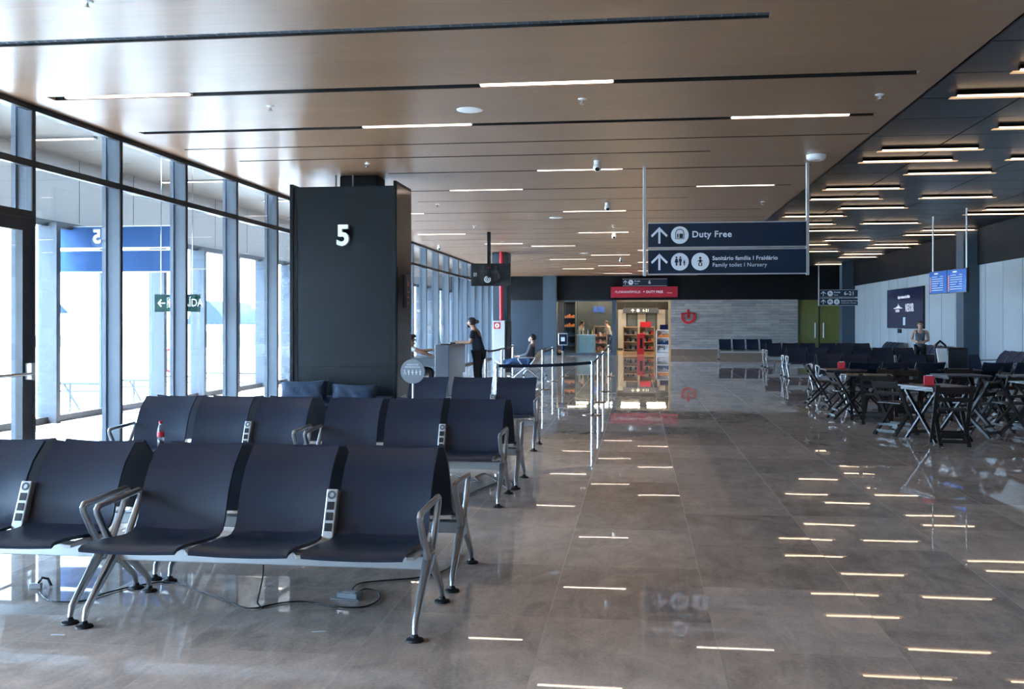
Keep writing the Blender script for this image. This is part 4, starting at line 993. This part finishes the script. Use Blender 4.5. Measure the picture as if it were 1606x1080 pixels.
# ================================================================== CAFE TABLES AND FOLDING CHAIRS
def fold_chair():
    t = thing('folding_chair', 'x', 'chair', group='black folding chairs around the cafe tables'); W_ = .40
    for q in (-1, 1):
        MB().bar((q * .20, .21, 0), (q * .20, -.23, .76), .032, .052, up=(1, 0, 0), ).build('long_leg', M['black_wood'], t)
        MB().bar((q * .165, -.23, 0), (q * .165, .20, .43), .032, .05, up=(1, 0, 0)).build('short_leg', M['black_wood'], t)
    s_ = MB()
    for k in range(5): s_.box(-.185, .185, -.13 + k * .075, -.13 + k * .075 + .06, .435, .453)
    s_.build('seat', M['black_wood'], t, bevel=.003)
    for z, h_ in ((.70, .095), (.58, .055)):
        mt = Matrix.Translation((0, (.21 - .44 * z / .76) - .012, z)) @ Matrix.Rotation(R(29), 4, 'X'); MB().box(-.19, .19, -.008, .008, -h_ / 2, h_ / 2, mt).build('back_slat', M['black_wood'], t, bevel=.003)
    MB().box(-.19, .19, .155, .175, .06, .10).box(-.19, .19, .11, .13, .13, .165).build('front_rail', M['black_wood'], t)
    MB().box(-.155, .155, -.20, -.18, .04, .08).box(-.155, .155, -.15, -.13, .13, .16).build('rear_rail', M['black_wood'], t)
    return t
def fold_table():
    t = thing('folding_table', 'x', 'table', group='dark folding cafe tables')
    s_ = MB()
    for k in range(7): s_.box(-.35, .35, -.35 + k * .1005, -.35 + k * .1005 + .096, .698, .72)
    s_.build('table_top', M['table_wood'], t, bevel=.003)
    MB().box(-.33, .33, -.32, -.29, .66, .698).box(-.33, .33, .29, .32, .66, .698).build('apron', M['black_wood'], t)
    for q in (-1, 1):
        MB().bar((-.32, q * .27, 0), (.30, q * .27, .67), .025, .045, up=(0, 1, 0)).build('leg', M['black_wood'], t)
        MB().bar((.32, q * .235, 0), (-.30, q * .235, .67), .025, .045, up=(0, 1, 0)).build('leg', M['black_wood'], t)
    MB().box(-.30, -.27, -.27, .27, .06, .10).build('foot_rail', M['black_wood'], t)
    MB().box(.27, .30, -.235, .235, .06, .10).build('foot_rail', M['black_wood'], t)
    return t
tb = fold_table(); fc = fold_chair()
TB = [(1470, 604, 112, 'dark folding table with a red napkin box, nearest the camera'), (1363, 587, 80, 'dark folding table behind and toward the aisle from the nearest one'), (1506, 587, 96, 'dark folding table straight behind the nearest one'),
      (1322, 578.5, 0, 'dark folding table at the aisle with the far red napkin box'), (1612, 588, 95, 'dark folding table cut by the picture edge, farther one'), (1500, 578.5, -4, 'dark folding table farthest back, in front of the trolley'), (1640, 599, 8, 'dark folding table mostly outside the picture, nearer one')]
TP = []
for i, (px, py, rz, lb) in enumerate(TB):
    q = at_z(px, py, .72); TP.append(q)
    if i == 0: tb.location = (q.x, q.y, 0); tb.rotation_euler.z = R(rz); tb['label'] = lb
    else: copy_tree(tb, None, lb, (q.x, q.y, 0), R(rz))
CH = [(1283, 634, -88, 'folding chair by itself at the aisle end of the cafe area'), (1324, 656, -82, 'folding chair second from the aisle, facing away from it'), (1404, 681, -52, 'folding chair on the aisle side of the nearest table'),
      (1492, 697, -6, 'folding chair with its back to the camera, at the nearest table'), (1534, 684, 48, 'folding chair on the wall side of the nearest table, angled'), (1580, 682, -80, 'folding chair at the picture edge, facing the nearer edge table'),
      (1424, 653, 172, 'folding chair on the far side of the nearest table'), (1556, 655, 96, 'folding chair on the wall side of the table behind the nearest'), (1375, 664, -20, 'folding chair tucked at the second table, back to the camera'),
      (1452, 645, -86, 'folding chair between the second and third tables'), (1398, 648, 170, 'folding chair on the far side of the second table'), (1508, 648, 176, 'folding chair on the far side of the third table'),
      (1366, 641, 92, 'folding chair on the wall side of the table with the far napkin box'), (1594, 668, 4, 'folding chair before the farther edge table'), (1546, 641, 88, 'folding chair at the farthest back table')]
for i, (px, py, rz, lb) in enumerate(CH):
    q = at_z(px, py, 0)
    if i == 0: fc.location = (q.x, q.y, 0); fc.rotation_euler.z = R(rz); fc['label'] = lb
    else: copy_tree(fc, None, lb, (q.x, q.y, 0), R(rz))
for i, (q, dx, lb) in enumerate(((TP[0], -.10, 'red napkin box on the nearest folding table'), (TP[3], -.02, 'red napkin box on the table at the aisle'))):
    t = thing('napkin_box', lb, 'napkin holder', (q.x + dx, q.y + .02, .7215), R(-14), group='red napkin boxes')
    MB().box(-.065, .065, -.065, .065, 0, .125).build('box', M['red'], t, bevel=.006); MB().box(-.04, .04, -.05, .05, .122, .133).build('napkins', M['white_plastic'], t)
    MB().box(.064, .068, -.03, .03, .07, .1).build('print', M['shop_wood'], t)
# cleaning trolley
yT = 19.9; xT = XofY(1484, yT)
t = thing('cleaning_trolley', 'dark cleaning trolley with a white sheet hanging on it, in the gap of the benches', 'trolley', (xT, yT, 0))
MB().box(.03, .42, 0, .45, .12, 1.07).build('bin_body', M['mullion_dark'], t, bevel=.04)
MB().box(-.22, .02, -.05, .4, .10, .16).box(-.2, -.17, 0, .03, .16, 1.05).box(-.03, 0, 0, .03, .16, 1.05).build('frame', M['black'], t)
MB().tube([(-.2, .015, 1.0), (-.19, .015, 1.12), (-.11, .015, 1.2), (-.02, .015, 1.12), (-.01, .015, 1.0)], .025, 8).build('handle', M['black'], t)
MB().prism([(-.20, 1.06), (.0, 1.06), (.01, .80), (-.03, .62), (-.09, .55), (-.13, .62), (-.16, .8)], .03, Matrix.Translation((0, -.05, 0))).build('sheet', M['white_plastic'], t, bevel=.008)
MB().box(-.19, .0, -.03, .3, .16, .56).build('bag', M['black'], t, bevel=.04)
for x in (-.15, .45):
    for y in (.02, .42): MB().cyl((x - .015, y, .05), (x + .015, y, .05), .05, seg=14).build('wheel', M['rubber'], t)
# plastic wrapper and the thin pin seen on the floor are small litter
q = at_z(1303, 671, 0); props(MB().ball((q.x, q.y, .012), .035, (1, .7, .35), 10).ball((q.x + .07, q.y + .01, .01), .03, (1, .6, .3), 8).build('crumpled_wrapper', M['white_plastic']), 'small crumpled white wrapper lying on the floor before the chairs', 'wrapper')

# ================================================================== SCREENS
A = at_x(1394, 454.7, XR); B = at_x(1451, 515.5, XR)
t = thing('advert_screen', 'large dark advert screen on the white panel wall behind the woman', 'screen', (XR - .004, (A.y + B.y) / 2, 0))
hw = (A.y - B.y) / 2; z0 = B.z; z1 = at_x(1451, 447.7, XR).z
MB().box(-.06, 0, -hw, hw, z0, z1).build('case', M['black'], t); MB().box(-.065, -.06, -hw + .03, hw - .03, z0 + .03, z1 - .03).build('display', M['screen_dark'], t)
rot = (R(90), 0, R(-90)); zz = lambda f: z0 + (z1 - z0) * f
text('lettering', 'Aqui o universo fica fluido', .15, M['screen_text'], t, (-.07, 0, zz(.78)), rot, 'CENTER', .02)
text('lettering', 'NEXXR', .40, M['screen_text'], t, (-.07, -.75, zz(.50)), rot, 'CENTER', .01, sx=.8); text('lettering', 'FLORIPA', .14, M['screen_text'], t, (-.07, .85, zz(.44)), rot, 'CENTER', .01)
b = MB()
for k, (yy, hh) in enumerate(((1.15, .04), (.95, .09), (.75, .18), (.58, .11), (.40, .04), (1.3, .03), (.3, .03))): b.prism([(-.16, 0), (.16, 0), (0, hh)], .004, Matrix.Translation((-.07, yy, zz(.50))) @ Matrix.Rotation(R(-90), 4, 'Z'))
b.build('mountain_emblem', M['screen_text'], t); MB().box(-.07, -.066, -.2, .08, zz(.08), zz(.28)).build('lit_bar', M['screen_pale'], t)
MB().box(-.035, 0, .55, 1.0, z0 - .17, z0 - .02).build('label_box', M['black'], t)
P0 = at_y(1457.5, 440, 25.9); P1 = at_y(1516.5, 434, 23.9)
d = Vector((P1.x - P0.x, P1.y - P0.y, 0)); ln = d.length; ang = math.atan2(d.y, d.x)
for k in range(2):
    p = P0 + d * (k * .5 + .0)
    t = thing('flight_monitor', 'blue flight information monitor, ' + ('the one nearer the advert screen' if k == 0 else 'the one before the wide dark column'), 'monitor', (p.x, p.y, 0), ang, group='blue flight monitors')
    L_ = ln * .5 - .015; zc_ = (at_y(1487, 440, 24.9).z) - .02; hh = .28
    MB().box(0, L_, 0, .06, zc_ - hh, zc_ + hh).build('case', M['black'], t); MB().box(.015, L_ - .015, -.004, 0, zc_ - hh + .015, zc_ + hh - .015).build('display', M['screen_blue'], t)
    b = MB()
    for r_ in range(7):
        z = zc_ + .13 - r_ * .055; b.box(.16, .16 + (.3 + .08 * ((r_ * 3) % 4)), -.007, -.004, z, z + .016); b.box(.62, .78, -.007, -.004, z, z + .016)
    b.build('timetable', M['screen_pale'], t); MB().box(.06, .10, -.007, -.004, zc_ - .24, zc_ + .14).build('gate_column', M['orange'], t); MB().box(.3, .5, -.007, -.004, zc_ + .2, zc_ + .23).build('heading', M['screen_text'], t)
    xx = .15 if k == 0 else L_ - .06
    MB().cyl((xx, .03, zc_ + hh), (xx, .03, ZD), .02, seg=8).build('pole', M['alu_light'], t)

# ================================================================== SMALL THINGS NEAR THE CAMERA
# bottle on the window-end bench of row two
q = at_z(252, 697, .44)
bx_ = -1.165 - 2 * L3 - .11 + .5 * PITCH
bp_ = at_y(252, 697, 8.36)
t = thing('cola_bottle', 'small cola bottle with a red cap standing on a bench seat', 'bottle', (bp_.x, 8.36, .447))
MB().lathe([(0, 0), (.026, 0), (.031, .012), (.030, .05), (.027, .085), (.031, .12), (.030, .145), (.018, .18), (.0125, .195), (.0125, .21), (0, .21)], seg=20).build('bottle_body', M['bottle_plastic'], t)
MB().lathe([(0, .003), (.024, .003), (.029, .013), (.028, .05), (0, .05)], seg=20).build('drink', M['cola'], t)
MB().lathe([(.0285, .085), (.032, .088), (.0325, .125), (.031, .13), (.0285, .127)], seg=20).build('wrap_label', M['red'], t); MB().lathe([(0, .228), (.015, .228), (.016, .205), (.013, .205), (0, .205)], seg=16).build('cap', M['red'], t)
# cables
def cable(name, label, pts, r=.0045, m=None):
    P = []
    pts = [Vector(p) for p in pts]
    for i in range(len(pts) - 1):      # catmull-rom
        p0, p1, p2, p3 = pts[max(i - 1, 0)], pts[i], pts[i + 1], pts[min(i + 2, len(pts) - 1)]
        for k in range(6):
            u = k / 6; P.append(.5 * ((2 * p1) + (p2 - p0) * u + (2 * p0 - 5 * p1 + 4 * p2 - p3) * u * u + (3 * p1 - p0 - 3 * p2 + p3) * u ** 3))
    P.append(pts[-1])
    return props(MB().tube(P, r, 7).build(name, m or M['cable']), label, 'cable')
def fl(px, py, z=.006): return tuple(at_z(px, py, z))
cable('power_cable', 'black cable snaking across the floor under the closest benches', [fl(62, 928), fl(80, 942), fl(130, 942), fl(165, 930), fl(215, 918), fl(270, 913), fl(330, 932), fl(375, 950), fl(400, 953), fl(440, 945), fl(480, 943), fl(525, 951), fl(570, 951), fl(594, 940), fl(592, 927), fl(572, 923), fl(560, 931)])
a = at_y(412, 893, 5.05)
cable('power_cable', 'black cable hanging from the beam of the closest bench to the floor', [(a.x, 5.06, .268), (a.x, 5.05, .2), (a.x - .015, 5.03, .1), tuple(Vector(fl(402, 950)) + Vector((0, .02, .01))), tuple(Vector(fl(412, 953)))])
cable('power_cable', 'black cable from the power brick back to the rear benches', [fl(550, 929, .02), fl(562, 915), fl(600, 910), fl(650, 906), fl(690, 897), fl(712, 884), fl(722, 868)])
cable('power_cable', 'black cable looping behind the aisle-end bench of the second row', [fl(715, 744), fl(735, 752), fl(752, 756), fl(745, 748), fl(760, 742), fl(770, 748), fl(790, 762), fl(802, 768), fl(803, 756), fl(790, 752), fl(770, 760), fl(755, 766), fl(735, 775), fl(700, 790)])
q = at_z(549, 937, 0)
t = thing('power_brick', 'grey power adapter lying on the floor under the closest bench', 'adapter', (q.x, q.y, 0), R(-12))
MB().box(-.065, .065, -.04, .04, 0, .035).build('case', M['grey_plastic'], t, bevel=.008); MB().box(-.04, .04, -.02, .02, .035, .037).build('plate', M['alu_light'], t); MB().bar((-.09, -.04, .004), (.08, -.03, .004), .05, .006).build('plug_strip', M['grey_plastic'], t)
q = at_z(60, 922, 0)
t = thing('cable_plug', 'clear plastic cable clip and plug lying by the glass on the floor', 'plug', (q.x, q.y, 0), R(20))
MB().box(-.05, .02, -.02, .02, 0, .03).build('clip', M['white_plastic'], t, bevel=.006); MB().tube([(0, 0, .03), (.02, .0, .06), (.05, .01, .05), (.07, .0, .01)], .008, 7).build('wire', M['cable'], t)
for i, (px, py) in enumerate([(91, 995), (500, 990)]):
    q = at_z(px, py, 0); props(MB().box(-.035, .035, -.006, .006, 0, .002).build('paper_scrap', M['white_plastic'], loc=q, rz=R(4 + 10 * i)), 'tiny white paper scrap on the floor, ' + ('below the cut-off bench' if i == 0 else 'in front of the closest bench'), 'paper')

# ================================================================== GLASS CORRIDOR SIGNS
yg = at_y(81, 400, 14.9)
YG = 14.9; x0 = XofY(82, YG); z1 = at_y(82, 357, YG).z
w_ = 2.2
t = thing('corridor_gate_sign', 'blue two-board gate sign behind the glass, its number five seen reversed', 'sign', (x0, YG, 0))
for k in range(2):
    zz1 = z1 - k * .385; o = MB().box(.02, w_, -.03, .03, zz1 - .33, zz1).build('board', M['navy_blue'], t); MB().box(.01, w_, -.034, .034, zz1, zz1 + .014).box(.01, w_, -.034, .034, zz1 - .344, zz1 - .33).build('rail', M['alu_light'], o)
    if k == 0: text('gate_digit', '5', .30, M['sign_white'], o, (.86, -.034, zz1 - .165), bold=.03, mirror=True)
for x in (0.0, w_): MB().box(x - .022, x + .022, -.022, .022, z1 - .74, ZD).build('post', M['white_paint'], t)
YE = 14.2; x0 = XofY(243, YE); z1 = at_y(243, 461.5, YE).z; x1 = XofY(303, YE)
t = thing('exit_sign', 'dark green exit sign with arrow, wheelchair and SAIDA lettering behind the glass', 'sign', (x0, YE, 0))
x1 = min(x1, XW - .25)
h_ = .265
MB().box(0, .72, -.01, .01, z1 - h_, z1).build('plate', M['green_sign'], t); MB().cyl((.1, 0, z1), (.1, 0, ZD), .006, seg=6).cyl((.6, 0, z1), (.6, 0, ZD), .006, seg=6).build('wire', M['steel'], t)
b = MB(); yy = -.014
b.box(.06, .17, yy, yy + .003, z1 - h_ / 2 - .009, z1 - h_ / 2 + .009)
for q in (-1, 1): b.prism([(.05, z1 - h_ / 2), (.10, z1 - h_ / 2 + q * .06), (.115, z1 - h_ / 2 + q * .045), (.075, z1 - h_ / 2)], .003, Matrix.Translation((0, yy, 0)))
b.box(.20, .205, yy, yy + .003, z1 - .21, z1 - .05).box(.20, .27, yy, yy + .003, z1 - .055, z1 - .05).box(.265, .27, yy, yy + .003, z1 - .21, z1 - .05)
figure(b, .235, z1 - h_ / 2, .13, yy, 'man'); figure(b, .34, z1 - h_ / 2, .14, yy, 'chair')
b.build('symbols', M['sign_white'], t); text('lettering', 'SAÍDA', .17, M['sign_white'], t, (.40, -.014, z1 - h_ / 2), bold=.0, sx=.78)
YE = 10.3; q = at_y(0, 342, YE)
props(MB().box(q.x - .35, q.x + .03, YE - .01, YE + .01, q.z - .1, q.z + .1).build('exit_plate', M['green_sign'], bevel=.004), 'small dark green plate at the top of the near glass door', 'sign')
MB2 = None
# pendant detector in the corridor
q = at_y(355, 397, 18.5)
t = thing('pendant_sensor', 'white bell-shaped sensor hanging in the glass corridor', 'sensor', (q.x, 18.5, q.z))
MB().lathe([(0, .09), (.02, .09), (.03, .02), (.09, -.05), (.09, -.08), (0, -.08)]).build('bell', M['white_plastic'], t); MB().cyl((0, 0, .09), (0, 0, ZD - q.z), .008, seg=6).build('rod', M['white_paint'], t)

# ================================================================== OUTSIDE
GZ = -.6
props(MB().box(-900, XO - .31, -200, 1400, GZ - .4, GZ).build('apron_ground', M['apron']), kind='structure')
p = at_z(330, 545, GZ); p2 = at_z(300, 520, GZ)
struct(MB().box(p.x - 60, p.x + 30, p.y * 1.0, p.y * 2.6, GZ, GZ + .05).build('ground_grass', M['grass']))
b = MB(); 
ha = at_y(292, 500, 1100); hb_ = at_y(352, 500, 1100); n = 16
pts = [(ha.x + (hb_.x - ha.x) * i / n, GZ + (24 + 4 * math.sin(i * .9)) * min(1, 4 * min(i + .3, n - i + .3) / n)) for i in range(n + 1)]
b.prism([(ha.x, GZ)] + pts + [(hb_.x, GZ)], 120, Matrix.Translation((0, 1100, 0)))
props(b.build('hill', M['hill']), kind='structure')
# railings on the apron
def rail(name, label, px0, px1, Y, pymid):
    x0 = XofY(px0, Y); x1 = XofY(px1, Y); zt_ = at_y((px0 + px1) / 2, pymid, Y).z
    t = thing(name, label, 'railing', (x0, Y, GZ), group='grey railings on the apron')
    L_ = x1 - x0; n = max(2, int(L_ / 1.6))
    MB().tube([(0, 0, zt_ - GZ), (L_, 0, zt_ - GZ)], .03, 8).tube([(0, 0, zt_ - GZ - .16), (L_, 0, zt_ - GZ - .16)], .02, 8).build('top_rail', M['rail_grey'], t)
    for i in range(n + 1): MB().cyl((L_ * i / n, 0, 0), (L_ * i / n, 0, zt_ - GZ), .025, seg=8).build('post', M['rail_grey'], t)
    MB().tube([(L_ * .4, 0, zt_ - GZ), (L_ * .75, 0, .15)], .025, 8).build('brace', M['rail_grey'], t)
rail('apron_railing', 'grey railing outside, seen through the second glass bay', 60, 160, 19.0, 601); rail('apron_railing', 'grey railing outside, seen through the third glass bay', 175, 245, 22.0, 596)
rail('apron_railing', 'grey railing outside, under the round height limit sign', 246, 300, 26.0, 590); rail('apron_railing', 'grey railing outside, seen past the height limit sign', 301, 420, 30.0, 585)
YQ = 27.0; q = at_y(271, 565, YQ)
t = thing('height_limit_sign', 'round red-ringed height limit sign standing outside', 'sign', (q.x, YQ, GZ))
zc_ = q.z - GZ; r_ = .37
MB().disc(0, zc_, r_, .02, seg=40).build('plate', M['plate_pale'], t); MB().ring(0, zc_, r_ * .83, r_, .006, y=-.008, seg=40).build('red_ring', M['dark_red'], t)
text('lettering', '4.5m', .22, M['black'], t, (0, -.006, zc_), align='CENTER', bold=.01); MB().prism([(-.09, zc_ + .27), (.09, zc_ + .27), (0, zc_ + .15)], .004, Matrix.Translation((0, -.006, 0))).prism([(-.09, zc_ - .27), (0, zc_ - .15), (.09, zc_ - .27)], .004, Matrix.Translation((0, -.006, 0))).build('triangle', M['black'], t)
MB().cyl((0, .04, 0), (0, .04, zc_), .03, seg=8).build('post', M['rail_grey'], t)
# parked aeroplane far out
YA = 430; a = at_y(150, 490, YA)
t = thing('aeroplane', 'distant white aeroplane with a blue tail fin parked outside', 'aeroplane', (a.x, YA, 0))
zf = a.z - 2.2
MB().tube([(-20, 0, zf + 1.6), (-15, 0, zf + .8), (-8, 0, zf), (14, 0, zf), (18, 0, zf - .4), (20, 0, zf - .9)], 2, 16, rs=[.3, 1.1, 2, 2, 1.4, .2]).build('fuselage', M['plane_white'], t)
MB().prism([(-19.5, zf + 1.6), (-13.0, zf + 1.6), (-17.8, zf + 6.4), (-20, zf + 6.4)], .5, Matrix.Translation((0, -.25, 0))).build('tail_fin', M['plane_blue'], t)
MB().prism([(-20.1, zf + 4.6), (-17.2, zf + 5.4), (-17.9, zf + 6.5), (-20.2, zf + 6.5)], .54, Matrix.Translation((0, -.27, 0))).build('fin_tip', M['orange'], t)
MB().prism([(-2, zf - .8), (4, zf - .8), (2, zf - .4), (-1, zf - .4)], 12, Matrix.Translation((0, -14, 0))).build('wing', M['plane_white'], t)
for x in (-2, 14): MB().cyl((x, 0, GZ), (x, 0, zf), .4, seg=8).build('landing_gear', M['grey_plastic'], t)

# ================================================================== DUTY FREE SHOP
YSB = YF + 9
struct(MB().box(f0 - 1, f3 + 1.2, YF + .2, YSB, -.05, .003).build('floor_shop', M['shop_floor']))
struct(MB().box(f0 - 1, f3 + 1.2, YF + .3, YSB, 2.95, 3.1).build('ceiling_shop', M['dark_wall']))
struct(MB().box(f0 - 1, f3 + 1.2, YSB, YSB + .2, 0, 3.1).build('wall_shop_back', M['dark_wall']))
struct(MB().box(f0 - 1.2, f0 - 1, YF + .3, YSB, 0, 3.1).build('wall_shop_left', M['shop_wood']))
struct(MB().box(f3 + 1.2, f3 + 1.4, YF + .3, YSB, 0, 3.1).build('wall_shop_right', M['shop_wood']))
struct(MB().box(f0, f1, YF + .06, YF + .08, .1, zb - .02).build('window_shop', M['clear']))
struct(MB().box(f0, f1, YF - .02, YF + .25, 0, .1).box(f0, f1, YF, YF + .2, zb - .06, zb).box(f0 + 1.0, f0 + 1.02, YF + .05, YF + .1, .1, zb).box(f0 + 1.95, f0 + 1.97, YF + .05, YF + .1, .1, zb).build('trim_12', M['column_blue']))
struct(MB().box(f2, f3, YF + .1, YF + .2, zb - .09, zb).box(f3 - .1, f3, YF + .02, YF + .3, 0, zb).build('trim_13', M['shop_wood']))
k = 0
for y in (YF + 1.0, YF + 3.2, YF + 5.6, YF + 7.8):
    for x in (f0 + .6, f0 + 2.0, f2 + .6, f2 + 2.0):
        k += 1
        props(MB().box(x - .5, x + .5, y - .06, y + .06, 2.9, 2.95).build('shop_light', M['lamp_shop']), 'warm ceiling light inside the shop, number %d from its entrance' % k, 'ceiling light', 'warm lights inside the shop')
# a lit wall of glass doors at the back, with a sign's reflection built as a solid board over them
t = struct(thing('window_90', None, None, (f2 - .2, YSB - .06, 0)))
for i in range(6): MB().box(.1 + i * .55, .55 + i * .55, 0, .02, .1, 2.3).build('pane', M['column_blue'] if i % 2 else M['grey_plastic'], t)
MB().box(0, 3.5, -.03, 0, 2.3, 2.9).build('header', M['near_black'], t)
q = at_y(940, 486, YSB - .1)
props(MB().box(q.x - .35, q.x + .3, YSB - .15, YSB - .05, q.z - .13, q.z + .2).build('shop_screen', M['screen_blue']), 'glowing blue screen at the back of the shop', 'screen')
t = thing('shop_header_sign', 'reflection of a sign, built as a dark board at the back of the shop', 'sign', (at_y(977, 487, YSB - .4).x, YSB - .4, at_y(977, 491, YSB - .4).z))
MB().box(0, 2.0, 0, .05, 0, .3).build('board', M['navy'], t); b = arrow(MB(), .55, .15, .2, -.005); b.disc(.85, .15, .09, .004, y=-.005); b.build('symbols', M['number_white'], t); text('lettering', '6-21', .2, M['number_white'], t, (1.1, -.004, .15), bold=.02); MB().box(.1, .12, .02, .04, .3, 1.2).box(1.88, 1.9, .02, .04, .3, 1.2).build('hanger', M['black'], t)
def goods(xa, xb, y, z, group, label, cols, n, hh=(.10, .22), dep=.12):
    for i in range(n):
        w_ = (xb - xa) / n; h_ = hh[0] + (hh[1] - hh[0]) * ((i * 37 % 11) / 11); m = M[cols[(i * 5 + int(z * 10)) % len(cols)]]
        o = MB().box(-w_ * .4, w_ * .4, 0, dep, 0, h_).build('packed_product', m, loc=(xa + w_ * (i + .5), y, z + .001)); props(o, label, 'product', group)
def shelf_unit(name, label, sl, px0, px1, py_top, py_bot, Y, shelves, cols, n, m=None, backm=None, depth=.4):
    a = at_y(px0, py_top, Y); c = at_y(px1, py_bot, Y); w_ = c.x - a.x; H = a.z
    t = thing(name, label, 'shelf unit', (a.x, Y, 0)); wd = m or M['shop_wood']
    MB().box(0, .04, 0, depth, 0, H).box(w_ - .04, w_, 0, depth, 0, H).build('side_panel', wd, t)
    MB().box(.04, w_ - .04, depth - .03, depth, 0, H).build('back_panel', backm or wd, t)
    MB().box(0, w_, 0, depth, H - .04, H).build('top_panel', wd, t)
    MB().box(.04, w_ - .04, 0, depth, 0, .14).build('plinth', wd, t)
    for z in shelves:
        MB().box(.04, w_ - .04, 0, depth - .03, z - .03, z).build('shelf', wd, t)
        goods(a.x + .06, c.x - .06, Y + .06, z, 'goods on the ' + sl, 'packed product on the ' + sl + ', ' + ['lowest', 'second', 'third', 'fourth'][list(shelves).index(z)] + ' level', cols, n)
    return a.x, c.x, H
shelf_unit('shelf_unit', 'wooden goods rack in the shop doorway, nearer the glass', 'rack nearer the glass', 977, 1001, 512, 552, YF + 1.6, (.25, .62, .98), ['near_black', 'grey_plastic', 'black', 'counter'], 5)
shelf_unit('shelf_unit', 'wooden goods rack with bags in the middle of the doorway', 'rack in mid doorway', 1003, 1027, 512, 552, YF + 1.7, (.25, .62, .98), ['near_black', 'red', 'shop_wood', 'grey_plastic'], 5)
shelf_unit('shelf_unit', 'tiered gift shelf by the stone wall', 'tiered gift shelf', 1029, 1051, 517, 557, YF + .5, (.15, .50, .84), ['navy_blue', 'white_plastic', 'red', 'orange', 'plane_blue'], 6, m=M['white_paint'])
shelf_unit('shelf_unit', 'counter shelf behind the shop glass, beside the pale blue stand', 'counter shelf in the shop', 931, 952, 511, 548, YF + 1.6, (.2, .55, .9), ['orange', 'shirt_white', 'red', 'white_plastic'], 5)
shelf_unit('shelf_unit', 'tall display shelf at the dark end of the shop glass', 'tall shop display shelf', 883, 903, 472, 548, YF + 2.2, (.4, .9, 1.35, 1.8), ['red', 'green_sign', 'shirt_white', 'orange', 'navy_blue'], 5, m=M['column_blue'], backm=M['near_black'])
a = at_y(905, 525, YF + .5); c = at_y(933, 548, YF + .5)
t = thing('display_stand', 'pale blue display stand with bottles on it behind the shop glass', 'display stand', (a.x, YF + .5, 0)); MB().box(0, c.x - a.x, 0, .6, 0, a.z).build('body', M['pale_blue'], t, bevel=.01); MB().box(-.02, c.x - a.x + .02, -.02, .62, a.z, a.z + .02).build('top', M['white_paint'], t)
for i in range(7):
    props(MB().lathe([(0, 0), (.03, 0), (.03, .14), (.012, .19), (.012, .24), (0, .24)], (0, 0, 0), 10).build('perfume_bottle', M[['pale_blue', 'green_sign', 'shop_wood', 'bottle_plastic'][i % 4]], loc=(a.x + .08 + i * .11, YF + .7 + .1 * (i % 2), a.z + .021)), 'small bottle standing on the pale blue display stand', 'bottle', 'bottles on the pale blue stand')
a = at_y(1007, 540, YF + 1.1)
t = thing('red_dispenser', 'red free-standing display between the racks in the doorway', 'display stand', (a.x - .1, YF + 1.1, 0)); MB().box(-.14, .2, 0, .3, 0, .95).box(-.14, .26, -.02, .32, .95, 1.02).build('body', M['red'], t, bevel=.01); MB().box(.0, .12, -.01, 0, .3, .8).build('front_slot', M['near_black'], t)
a = at_y(1004, 505, YF + 1.7); c = at_y(1021, 512, YF + 1.7)
props(MB().box(a.x, c.x, YF + 1.65, YF + 1.69, 1.34, 1.34 + .26).box(a.x + .2, a.x + .22, YF + 1.69, YF + 1.71, 1.33, 1.5).build('promotion_board', M['red']), 'red promotion board standing on the middle rack', 'sign')
a = at_y(1035, 505, YF + .6)
props(MB().box(a.x, a.x + .38, YF + .62, YF + .66, 1.22, 1.46).build('promotion_board', M['plane_blue']), 'violet blue promotion board above the gift shelf', 'sign')
person('person', 'shop assistant in a beige shirt standing behind the shop glass', (at_y(911, 500, YF + 1.3).x, YF + 1.3, 0), R(-60), standing(.03, 'down'), M['skin'], M['shirt_white'], M['trousers'], M['hair'], M['black'], sleeve=1.6, hair='pulled')
person('person', 'customer in a white shirt and jeans leaning on the shop counter', (at_y(956, 500, YF + 1.6).x, YF + 2.0, 0), R(70), standing(.12, 'counter'), M['skin_light'], M['shirt_white'], M['jeans'], M['hair_grey'], M['black'], sleeve=.8)
